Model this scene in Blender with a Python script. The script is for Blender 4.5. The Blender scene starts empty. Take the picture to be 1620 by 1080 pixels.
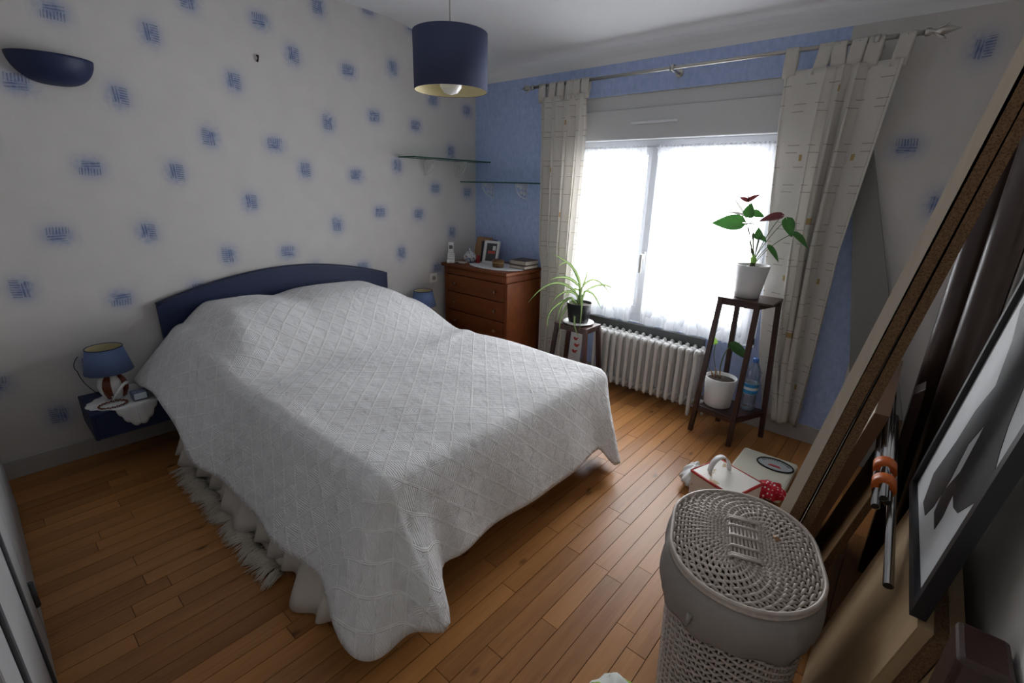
import bpy, math, random
from mathutils import Vector, Matrix
random.seed(7)
sc = bpy.context.scene
COL = sc.collection
PI = math.pi

# ------------------------------------------------------------------ camera
CAM = (3.0909, -3.0493, 1.4052)
RIGHT = Vector((0.75225585, 0.658409, 0.02467245))
UP = Vector((-0.22367534, 0.21997605, 0.9495156))
FWD = Vector((-0.61974227, 0.71979729, -0.31274812))
cd = bpy.data.cameras.new('camera')
cd.sensor_width = 36.0
cd.lens = 745.69 / 1620 * 36
cd.clip_start = 0.02
cam = bpy.data.objects.new('camera', cd)
COL.objects.link(cam)
m = Matrix.Identity(4)
for i in range(3):
    m[i][0] = RIGHT[i]; m[i][1] = UP[i]; m[i][2] = -FWD[i]; m[i][3] = CAM[i]
cam.matrix_world = m
sc.camera = cam

# ------------------------------------------------------------------ light
world = bpy.data.worlds.new('overcast_sky'); sc.world = world
world.use_nodes = True
bg = world.node_tree.nodes['Background']
bg.inputs['Color'].default_value = (0.96, 0.98, 1.0, 1)
bg.inputs['Strength'].default_value = 9.0
# a portal in the window opening only tells the renderer where the sky light comes in
pl = bpy.data.lights.new('window_portal', 'AREA'); pl.shape = 'RECTANGLE'
pl.size = 1.44; pl.size_y = 1.5
pl.cycles.is_portal = True
po = bpy.data.objects.new('window_portal', pl); COL.objects.link(po)
po.location = (1.70, 0.16, 1.24); po.rotation_euler = (math.radians(-90), 0, 0)
vs = sc.view_settings
vs.view_transform = 'Standard'; vs.look = 'None'; vs.gamma = 1.0
vs.use_curve_mapping = False
vs.exposure = 0.95

# ------------------------------------------------------------------ helpers
class MB:
    def __init__(s):
        s.v = []; s.f = []; s.mi = []; s.uv = {}; s.sm = []
        s.m = 0; s.smooth = False
    def face(s, idx, uv=None):
        s.f.append(tuple(idx)); s.mi.append(s.m); s.sm.append(s.smooth)
        if uv: s.uv[len(s.f) - 1] = uv
    def quad(s, a, b, c, d, uv=None):
        n = len(s.v); s.v += [tuple(a), tuple(b), tuple(c), tuple(d)]
        s.face((n, n + 1, n + 2, n + 3), uv)
    def box(s, x0, x1, y0, y1, z0, z1):
        n = len(s.v)
        s.v += [(x0,y0,z0),(x1,y0,z0),(x1,y1,z0),(x0,y1,z0),(x0,y0,z1),(x1,y0,z1),(x1,y1,z1),(x0,y1,z1)]
        for q in ((0,3,2,1),(4,5,6,7),(0,1,5,4),(1,2,6,5),(2,3,7,6),(3,0,4,7)):
            s.face([n + i for i in q])
        return s
    def hexa(s, p):   # 8 points, bottom loop then top loop
        n = len(s.v); s.v += [tuple(q) for q in p]
        for q in ((0,3,2,1),(4,5,6,7),(0,1,5,4),(1,2,6,5),(2,3,7,6),(3,0,4,7)):
            s.face([n + i for i in q])
        return s
    def prism(s, poly, fn0, fn1):
        n = len(s.v); k = len(poly)
        s.v += [tuple(fn0(p)) for p in poly] + [tuple(fn1(p)) for p in poly]
        s.face(range(n + k - 1, n - 1, -1)); s.face(range(n + k, n + 2 * k))
        for i in range(k):
            j = (i + 1) % k
            s.face((n + i, n + j, n + k + j, n + k + i))
        return s
    def tube(s, pts, r, seg=6, closed=False, cap=True):
        pts = [Vector(p) for p in pts]; k = len(pts); n0 = len(s.v)
        rs = r if isinstance(r, (list, tuple)) else [r] * k
        up = None
        for i in range(k):
            if closed: t = pts[(i + 1) % k] - pts[i - 1]
            else: t = pts[min(i + 1, k - 1)] - pts[max(i - 1, 0)]
            if t.length < 1e-9: t = Vector((0, 0, 1))
            t.normalize()
            if up is None:
                up = Vector((0, 0, 1)) if abs(t.z) < .9 else Vector((1, 0, 0))
            a = t.cross(up)
            if a.length < 1e-6: a = t.orthogonal()
            a.normalize(); b = a.cross(t); up = b
            for j in range(seg):
                w = 2 * PI * j / seg
                s.v.append(tuple(pts[i] + (a * math.cos(w) + b * math.sin(w)) * rs[i]))
        sm = s.smooth; s.smooth = True
        for i in range(k if closed else k - 1):
            i2 = (i + 1) % k
            for j in range(seg):
                j2 = (j + 1) % seg
                s.face((n0 + i * seg + j, n0 + i * seg + j2, n0 + i2 * seg + j2, n0 + i2 * seg + j))
        s.smooth = sm
        if cap and not closed:
            s.face([n0 + j for j in range(seg - 1, -1, -1)])
            s.face([n0 + (k - 1) * seg + j for j in range(seg)])
        return s
    def lathe(s, prof, seg=24, c=(0, 0, 0), sx=1, sy=1, closed=False):
        n0 = len(s.v); k = len(prof); sm = s.smooth; s.smooth = True
        for (r, z) in prof:
            for j in range(seg):
                w = 2 * PI * j / seg
                s.v.append((c[0] + r * sx * math.cos(w), c[1] + r * sy * math.sin(w), c[2] + z))
        for i in range(k if closed else k - 1):
            i2 = (i + 1) % k
            for j in range(seg):
                j2 = (j + 1) % seg
                s.face((n0 + i * seg + j, n0 + i * seg + j2, n0 + i2 * seg + j2, n0 + i2 * seg + j))
        if not closed:
            if prof[0][0] > 1e-4: s.face([n0 + j for j in range(seg - 1, -1, -1)])
            if prof[-1][0] > 1e-4: s.face([n0 + (k - 1) * seg + j for j in range(seg)])
        s.smooth = sm
        return s
    def grid(s, fn, nu, nv, uvfn=None):
        n0 = len(s.v); sm = s.smooth; s.smooth = True
        for i in range(nu + 1):
            for j in range(nv + 1):
                s.v.append(tuple(fn(i / nu, j / nv)))
        for i in range(nu):
            for j in range(nv):
                a = n0 + i * (nv + 1) + j
                uv = None
                if uvfn: uv = [uvfn(i/nu, j/nv), uvfn((i+1)/nu, j/nv), uvfn((i+1)/nu, (j+1)/nv), uvfn(i/nu, (j+1)/nv)]
                s.face((a, a + nv + 1, a + nv + 2, a + 1), uv)
        s.smooth = sm
        return s
    def build(s, name, mats, parent=None, origin=None, bevel=0, solid=0, subsurf=0, merge=False, local=False):
        if not isinstance(mats, (list, tuple)): mats = [mats]
        if origin is None:
            if parent is not None and not local: origin = world_of(parent)
            elif parent is not None: origin = (0, 0, 0)
            else:
                xs = [v[0] for v in s.v]; ys = [v[1] for v in s.v]; zs = [v[2] for v in s.v]
                origin = ((min(xs)+max(xs))/2, (min(ys)+max(ys))/2, min(zs))
        me = bpy.data.meshes.new(name)
        me.from_pydata([(v[0]-origin[0], v[1]-origin[1], v[2]-origin[2]) for v in s.v], [], s.f)
        for mt in mats: me.materials.append(mt)
        me.polygons.foreach_set('material_index', s.mi)
        me.polygons.foreach_set('use_smooth', s.sm)
        if s.uv:
            uvl = me.uv_layers.new(name='UVMap')
            for p in me.polygons:
                if p.index in s.uv:
                    for li, c in zip(p.loop_indices, s.uv[p.index]): uvl.data[li].uv = c
        me.update()
        if merge:
            import bmesh
            bm = bmesh.new(); bm.from_mesh(me)
            bmesh.ops.remove_doubles(bm, verts=bm.verts, dist=1e-5); bmesh.ops.recalc_face_normals(bm, faces=bm.faces); bm.to_mesh(me); bm.free()
        o = bpy.data.objects.new(name, me); COL.objects.link(o)
        if parent is not None: o.parent = parent
        else: o.location = origin
        if bevel:
            b = o.modifiers.new('bevel', 'BEVEL'); b.width = bevel; b.segments = 2; b.limit_method = 'ANGLE'
        if solid:
            b = o.modifiers.new('solid', 'SOLIDIFY'); b.thickness = solid; b.offset = 0
        if subsurf:
            b = o.modifiers.new('sub', 'SUBSURF'); b.levels = subsurf; b.render_levels = subsurf
        return o

def world_of(o):
    p = Vector((0, 0, 0))
    while o is not None:
        p = p + o.location; o = o.parent
    return tuple(p)
def tag(o, label, cat, group=None, kind=None):
    if label: o['label'] = label
    if cat: o['category'] = cat
    if group: o['group'] = group
    if kind: o['kind'] = kind
    return o
def empty(name, loc, label, cat, group=None, kind=None):
    o = bpy.data.objects.new(name, None); COL.objects.link(o); o.location = loc
    o.empty_display_size = 0.05
    return tag(o, label, cat, group, kind)
def struct(o, label, cat):
    return tag(o, label, cat, kind='structure')
def arc(c, r, a0, a1, n, plane='xz', y=0):
    return [(c[0] + r * math.cos(a0 + (a1 - a0) * i / n), c[1] + r * math.sin(a0 + (a1 - a0) * i / n)) for i in range(n + 1)]
def bez(p0, p1, p2, n=10):
    p0, p1, p2 = Vector(p0), Vector(p1), Vector(p2)
    return [p0 * (1-t)**2 + p1 * 2*t*(1-t) + p2 * t*t for t in [i / n for i in range(n + 1)]]
def through(p0, pm, p2, n=10):
    p0, pm, p2 = Vector(p0), Vector(pm), Vector(p2)
    return bez(p0, pm * 2 - (p0 + p2) * 0.5, p2, n)
def smooth(a, b, x):
    t = min(1, max(0, (x - a) / (b - a))); return t * t * (3 - 2 * t)

# ------------------------------------------------------------------ materials
class NT:
    def __init__(s, name):
        s.mat = bpy.data.materials.new(name); s.mat.use_nodes = True
        s.t = s.mat.node_tree; s.t.nodes.clear()
        s.out = s.t.nodes.new('ShaderNodeOutputMaterial')
    def n(s, typ, **kw):
        nd = s.t.nodes.new(typ)
        for k, v in kw.items(): setattr(nd, k, v)
        return nd
    def link(s, a, b): s.t.links.new(a, b)
    def math(s, op, a, b=None, c=None, clamp=False):
        nd = s.n('ShaderNodeMath', operation=op); nd.use_clamp = clamp
        for i, q in enumerate((a, b, c)):
            if q is None: continue
            if isinstance(q, (int, float)): nd.inputs[i].default_value = q
            else: s.link(q, nd.inputs[i])
        return nd.outputs[0]
    def mix(s, fac, a, b):
        nd = s.n('ShaderNodeMix', data_type='RGBA')
        if isinstance(fac, (int, float)): nd.inputs[0].default_value = fac
        else: s.link(fac, nd.inputs[0])
        for i, q in ((6, a), (7, b)):
            if isinstance(q, tuple): nd.inputs[i].default_value = (*q[:3], 1)
            else: s.link(q, nd.inputs[i])
        return nd.outputs[2]
    def noise(s, scale, detail=3, vec=None, rough=.5):
        nd = s.n('ShaderNodeTexNoise'); nd.inputs['Scale'].default_value = scale
        nd.inputs['Detail'].default_value = detail; nd.inputs['Roughness'].default_value = rough
        if vec is not None: s.link(vec, nd.inputs['Vector'])
        return nd.outputs['Fac']
    def obj(s, scale=None):
        tc = s.n('ShaderNodeTexCoord')
        if not scale: return tc.outputs['Object']
        mp = s.n('ShaderNodeMapping'); mp.inputs['Scale'].default_value = scale
        s.link(tc.outputs['Object'], mp.inputs['Vector']); return mp.outputs['Vector']
    def remap(s, x, a, b, c=0, d=1):
        nd = s.n('ShaderNodeMapRange'); nd.inputs[1].default_value = a; nd.inputs[2].default_value = b
        nd.inputs[3].default_value = c; nd.inputs[4].default_value = d
        s.link(x, nd.inputs[0]); return nd.outputs[0]
    def bump(s, h, dist=.002, strength=1.0):
        nd = s.n('ShaderNodeBump'); nd.inputs['Distance'].default_value = dist
        nd.inputs['Strength'].default_value = strength; s.link(h, nd.inputs['Height'])
        return nd.outputs['Normal']
    def bsdf(s, col, rough=.5, metal=0, spec=.5, normal=None, transl=0, sheen=0, coat=0):
        p = s.n('ShaderNodeBsdfPrincipled')
        if isinstance(col, tuple): p.inputs['Base Color'].default_value = (*col[:3], 1)
        else: s.link(col, p.inputs['Base Color'])
        if isinstance(rough, (int, float)): p.inputs['Roughness'].default_value = rough
        else: s.link(rough, p.inputs['Roughness'])
        p.inputs['Metallic'].default_value = metal
        p.inputs['Specular IOR Level'].default_value = spec
        if sheen: p.inputs['Sheen Weight'].default_value = sheen
        if coat: p.inputs['Coat Weight'].default_value = coat; p.inputs['Coat Roughness'].default_value = .15
        if normal is not None: s.link(normal, p.inputs['Normal'])
        sh = p.outputs[0]
        if transl:
            tr = s.n('ShaderNodeBsdfTranslucent')
            if isinstance(col, tuple): tr.inputs[0].default_value = (*col[:3], 1)
            else: s.link(col, tr.inputs[0])
            mx = s.n('ShaderNodeMixShader'); mx.inputs[0].default_value = transl
            s.link(sh, mx.inputs[1]); s.link(tr.outputs[0], mx.inputs[2]); sh = mx.outputs[0]
        s.link(sh, s.out.inputs[0])
        return s.mat

def sRGB(r, g, b):
    f = lambda c: c / 12.92 if c <= .04045 else ((c + .055) / 1.055) ** 2.4
    return (f(r / 255), f(g / 255), f(b / 255))
def plain(name, col, rough=.5, var=.12, scale=30, metal=0, spec=.5, bump=0, bscale=300, transl=0, coat=0):
    t = NT(name); o = t.obj()
    nz = t.noise(scale, 3, o)
    c = t.mix(nz, tuple(x * (1 - var) for x in col), tuple(min(1, x * (1 + var)) for x in col))
    nm = t.bump(t.noise(bscale, 2, o), bump) if bump else None
    return t.bsdf(c, rough, metal, spec, nm, transl, coat=coat)
def wood(name, c0, c1, axis=1, rough=.4, scale=14, stretch=.06, spec=.5, rnd=0.0, coat=0, bump=.0006):
    t = NT(name)
    sc3 = [1, 1, 1]; sc3[axis] = stretch
    tc = t.n('ShaderNodeTexCoord'); mp = t.n('ShaderNodeMapping'); mp.inputs['Scale'].default_value = sc3
    vec = tc.outputs['Object']
    oi = t.n('ShaderNodeObjectInfo')
    if rnd:
        ad = t.n('ShaderNodeVectorMath', operation='ADD')
        cb = t.n('ShaderNodeCombineXYZ')
        rr = t.math('MULTIPLY', oi.outputs['Random'], 37.0)
        for i in range(3): t.link(rr, cb.inputs[i])
        t.link(vec, ad.inputs[0]); t.link(cb.outputs[0], ad.inputs[1]); vec = ad.outputs[0]
    t.link(vec, mp.inputs['Vector'])
    n1 = t.noise(scale, 4, mp.outputs[0], .6); n2 = t.noise(scale * 9, 3, mp.outputs[0], .6)
    g = t.math('ADD', t.math('MULTIPLY', n1, .65), t.math('MULTIPLY', n2, .35))
    g = t.remap(g, .3, .7)
    if rnd:
        g = t.math('ADD', t.math('MULTIPLY', g, .6), t.math('MULTIPLY', oi.outputs['Random'], .42), clamp=True)
    c = t.mix(g, c0, c1)
    if rnd:   # knots
        vo = t.n('ShaderNodeTexVoronoi'); vo.inputs['Scale'].default_value = 4.2
        mp2 = t.n('ShaderNodeMapping'); mp2.inputs['Scale'].default_value = (2.2, 1, 1)
        t.link(vec, mp2.inputs['Vector']); t.link(mp2.outputs[0], vo.inputs['Vector'])
        k = t.remap(vo.outputs['Distance'], .03, .13, 1, 0)
        c = t.mix(t.math('MULTIPLY', k, .75), c, tuple(x * .18 for x in c0))
    r = t.math('ADD', rough - .07, t.math('MULTIPLY', n2, .14))
    return t.bsdf(c, r, 0, spec, t.bump(n2, bump) if bump else None, coat=coat)

# wallpaper with stamped blue motifs; uv of every motif cell is metric and centred on the motif
def make_wallpaper():
    t = NT('cream_wallpaper_blue_stamps')
    tc = t.n('ShaderNodeTexCoord'); sp = t.n('ShaderNodeSeparateXYZ'); t.link(tc.outputs['UV'], sp.inputs[0])
    u, v = sp.outputs[0], sp.outputs[1]
    ob = tc.outputs['Object']
    nb = t.noise(9, 3, ob); nf = t.noise(420, 3, ob); nm = t.noise(45, 3, ob)
    base = t.mix(nb, (.56, .54, .525), (.64, .62, .605))
    base = t.mix(t.math('MULTIPLY', t.remap(nf, .35, .65), .25), base, (.50, .48, .465))
    # halo
    wob = t.math('MULTIPLY', t.math('SUBTRACT', nm, .5), .03)
    uu = t.math('ADD', u, wob); vv = t.math('ADD', v, wob)
    d2 = t.math('ADD', t.math('POWER', t.math('ABSOLUTE', t.math('DIVIDE', uu, .060)), 2.2),
                t.math('POWER', t.math('ABSOLUTE', t.math('DIVIDE', t.math('ADD', vv, .006), .050)), 2.2))
    halo = t.math('POWER', 2.718, t.math('MULTIPLY', d2, -1.0))
    halo = t.math('MULTIPLY', halo, t.remap(nf, .25, .6, .6, 1))
    halo = t.math('MULTIPLY', halo, t.remap(nm, .3, .65, .7, 1))
    c = t.mix(t.math('MULTIPLY', halo, .86), base, (.115, .195, .42))
    # barcode strokes
    def band(x, a, b):
        return t.math('MULTIPLY', t.math('GREATER_THAN', x, a), t.math('LESS_THAN', x, b))
    lean = t.math('ADD', u, t.math('MULTIPLY', v, .12))
    bars = t.math('GREATER_THAN', t.math('SINE', t.math('MULTIPLY', lean, 2 * PI / .0112)), .0)
    top = t.math('MULTIPLY', bars, t.math('MULTIPLY', band(lean, -.042, .042), band(t.math('ADD', v, t.math('MULTIPLY', wob, .6)), -.002, .030)))
    st = t.math('GREATER_THAN', t.math('SINE', t.math('MULTIPLY', t.math('ADD', v, t.math('MULTIPLY', u, .06)), 2 * PI / .013)), -.35)
    bot = t.math('MULTIPLY', st, t.math('MULTIPLY', band(uu, -.030, .040), band(v, -.033, -.008)))
    ink = t.math('ADD', t.math('MULTIPLY', top, .72), t.math('MULTIPLY', bot, .72), clamp=True)
    ink = t.math('MULTIPLY', ink, t.remap(nm, .3, .6, .45, 1))
    c = t.mix(t.math('MULTIPLY', ink, .8), c, (.030, .060, .17))
    return t.bsdf(c, .85, 0, .25, t.bump(nf, .0012))
def make_blue_paper():
    t = NT('blue_mottled_wallpaper')
    ob = t.obj(); n1 = t.noise(28, 5, ob, .7); n2 = t.noise(300, 3, ob)
    st = t.noise(60, 4, t.obj((1, 1, .25)), .6)
    g = t.math('ADD', t.math('MULTIPLY', n1, .6), t.math('MULTIPLY', st, .4))
    c = t.mix(t.remap(g, .35, .65), (.32, .42, .70), (.48, .58, .86))
    return t.bsdf(c, .8, 0, .25, t.bump(n2, .001))
def make_quilt():
    t = NT('white_quilted_bedspread')
    tc = t.n('ShaderNodeTexCoord'); sp = t.n('ShaderNodeSeparateXYZ'); t.link(tc.outputs['UV'], sp.inputs[0])
    u, v = sp.outputs[0], sp.outputs[1]
    S = .0665 * math.sqrt(2)
    p = t.math('DIVIDE', t.math('ADD', u, v), S); q = t.math('DIVIDE', t.math('SUBTRACT', u, v), S)
    fp = t.math('FRACT', p); fq = t.math('FRACT', q)
    ap = t.math('ABSOLUTE', t.math('SUBTRACT', fp, .5)); aq = t.math('ABSOLUTE', t.math('SUBTRACT', fq, .5))
    def ridge(a):   # double welt along the diamond lines
        return t.math('MULTIPLY', t.remap(a, .43, .455, 0, 1), t.math('SUBTRACT', 1.0, t.math('MULTIPLY', t.remap(a, .482, .496, 0, 1), .6)))
    line = t.math('MAXIMUM', ridge(ap), ridge(aq))
    par = t.math('GREATER_THAN', t.math('MODULO', t.math('ADD', t.math('FLOOR', p), t.math('FLOOR', q)), 2.0), .5)
    par = t.math('ABSOLUTE', par)
    h1 = t.math('MULTIPLY', t.math('ADD', t.math('SINE', t.math('MULTIPLY', v, 2 * PI / .0072)), 1), .5)
    h2 = t.math('MULTIPLY', t.math('ADD', t.math('SINE', t.math('MULTIPLY', t.math('ABSOLUTE', t.math('SUBTRACT', ap, aq)), 2 * PI / .11)), 1), .5)
    hh = t.math('ADD', t.math('MULTIPLY', h1, par), t.math('MULTIPLY', h2, t.math('SUBTRACT', 1.0, par)))
    hgt = t.math('MAXIMUM', line, t.math('MULTIPLY', hh, .38))
    nz = t.noise(700, 2, tc.outputs['Object']); nl = t.noise(14, 4, tc.outputs['Object'], .6)
    hgt = t.math('ADD', hgt, t.math('MULTIPLY', nz, .15))
    b1 = t.n('ShaderNodeBump'); b1.inputs['Distance'].default_value = .004; t.link(hgt, b1.inputs['Height'])
    b2 = t.n('ShaderNodeBump'); b2.inputs['Distance'].default_value = .018; t.link(nl, b2.inputs['Height'])
    t.link(b2.outputs[0], b1.inputs['Normal'])
    c = t.mix(t.math('MULTIPLY', line, 1.0), (.80, .80, .815), (.94, .94, .945))  # ridges painted lighter, as if their tops caught the light
    return t.bsdf(c, .75, 0, .35, b1.outputs[0], sheen=.15)
def make_curtain():
    t = NT('cream_curtain_printed_lines')
    tc = t.n('ShaderNodeTexCoord'); sp = t.n('ShaderNodeSeparateXYZ'); t.link(tc.outputs['UV'], sp.inputs[0])
    u, v = sp.outputs[0], sp.outputs[1]
    nb = t.noise(60, 3, tc.outputs['Object'])
    c = t.mix(nb, (.73, .705, .66), (.81, .785, .745))
    def seg(v0, per, w, u0, uper, ulen):
        a = t.math('LESS_THAN', t.math('FRACT', t.math('DIVIDE', t.math('ADD', v, v0), per)), w / per)
        b = t.math('LESS_THAN', t.math('FRACT', t.math('DIVIDE', t.math('ADD', u, u0), uper)), ulen / uper)
        return t.math('MULTIPLY', a, b)
    l = seg(.02, .193, .0035, .05, .23, .13)
    l = t.math('MAXIMUM', l, seg(.055, .193, .0035, .14, .31, .12))
    l = t.math('MAXIMUM', l, seg(.13, .387, .0035, .0, .27, .12))
    c = t.mix(t.math('MULTIPLY', l, .62), c, (.22, .15, .09))
    g = seg(.10, .62, .030, .06, .71, .036)
    g = t.math('MAXIMUM', g, seg(.41, .62, .030, .39, .71, .036))
    c = t.mix(t.math('MULTIPLY', g, .85), c, (.50, .33, .10))
    return t.bsdf(c, .85, 0, .2, t.bump(t.noise(500, 2, tc.outputs['Object']), .0008), transl=.42)
def make_net(name, lo, hi):
    t = NT(name)
    ob = t.obj(); w = t.noise(900, 1, ob); big = t.noise(9, 2, ob)
    tr = t.n('ShaderNodeBsdfTransparent'); df = t.n('ShaderNodeBsdfDiffuse'); tl = t.n('ShaderNodeBsdfTranslucent')
    df.inputs[0].default_value = (.85, .87, .9, 1); tl.inputs[0].default_value = (.85, .87, .9, 1)
    m1 = t.n('ShaderNodeMixShader'); m1.inputs[0].default_value = .5
    t.link(df.outputs[0], m1.inputs[1]); t.link(tl.outputs[0], m1.inputs[2])
    m2 = t.n('ShaderNodeMixShader')
    t.link(t.remap(w, .3, .7, lo, hi), m2.inputs[0])
    t.link(tr.outputs[0], m2.inputs[1]); t.link(m1.outputs[0], m2.inputs[2])
    t.link(m2.outputs[0], t.out.inputs[0]); return t.mat
def clear(name, tint=(1, 1, 1), gloss=.08, rough=.02, fres=.5):
    t = NT(name); tr = t.n('ShaderNodeBsdfTransparent'); gl = t.n('ShaderNodeBsdfGlossy')
    tr.inputs[0].default_value = (*tint, 1); gl.inputs['Roughness'].default_value = rough
    lw = t.n('ShaderNodeLayerWeight'); lw.inputs[0].default_value = .25
    m = t.n('ShaderNodeMixShader')
    t.link(t.math('ADD', t.math('MULTIPLY', lw.outputs['Fresnel'], fres), gloss, clamp=True), m.inputs[0])
    t.link(tr.outputs[0], m.inputs[1]); t.link(gl.outputs[0], m.inputs[2]); t.link(m.outputs[0], t.out.inputs[0])
    return t.mat
def make_chip():
    t = NT('brown_chipboard_core'); ob = t.obj()
    vo = t.n('ShaderNodeTexVoronoi'); vo.inputs['Scale'].default_value = 260; t.link(ob, vo.inputs['Vector'])
    c = t.mix(t.remap(vo.outputs['Distance'], 0, .6), (.075, .038, .018), (.20, .115, .06))
    return t.bsdf(c, .8, 0, .2, t.bump(vo.outputs['Distance'], .0015))
def make_leaf(name, c0, c1, stripe=False):
    t = NT(name); tc = t.n('ShaderNodeTexCoord'); sp = t.n('ShaderNodeSeparateXYZ'); t.link(tc.outputs['UV'], sp.inputs[0])
    if stripe:
        e = t.math('ABSOLUTE', t.math('SUBTRACT', sp.outputs[0], .5))
        c = t.mix(t.remap(e, .14, .26), c1, c0)
    else:
        c = t.mix(t.noise(40, 3, tc.outputs['Object']), c0, c1)
    return t.bsdf(c, .38, 0, .5, None, transl=.25)
def make_dots():
    t = NT('red_cloth_white_dots'); vo = t.n('ShaderNodeTexVoronoi', feature='F1'); vo.inputs['Scale'].default_value = 62
    vo.inputs['Randomness'].default_value = .25
    t.link(t.obj(), vo.inputs['Vector'])
    c = t.mix(t.math('LESS_THAN', vo.outputs['Distance'], .27), (.48, .01, .03), (.85, .8, .8))
    return t.bsdf(c, .7, 0, .3)
def make_porcelain():
    t = NT('blue_painted_porcelain'); n = t.noise(48, 4, t.obj(), .65); n2 = t.noise(30, 3, t.obj((1, 1.2, 1)), .6)
    c = t.mix(t.remap(n, .52, .58), (.52, .54, .53), (.05, .09, .22))
    c = t.mix(t.remap(n2, .62, .66), c, (.40, .12, .07))
    return t.bsdf(c, .2, 0, .5)
def make_scrap():
    t = NT('green_white_floral_fabric'); n = t.noise(16, 3, t.obj(), .55); n2 = t.noise(22, 3, t.obj((1, 1, 1.4)), .5)
    c = t.mix(t.remap(n, .50, .53), (.72, .74, .70), (.33, .50, .06)); c = t.mix(t.remap(n2, .58, .61), c, (.09, .20, .06))
    return t.bsdf(c, .8, 0, .2)
def make_bag():
    t = NT('printed_white_bag'); n = t.noise(13, 4, t.obj(), .6); n2 = t.noise(9, 3, t.obj((1, .8, 1.3)), .6)
    c = t.mix(t.remap(n, .60, .63), (.74, .71, .66), (.42, .30, .13)); c = t.mix(t.remap(n2, .66, .68), c, (.50, .03, .02))
    return t.bsdf(c, .4, 0, .5)

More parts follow.
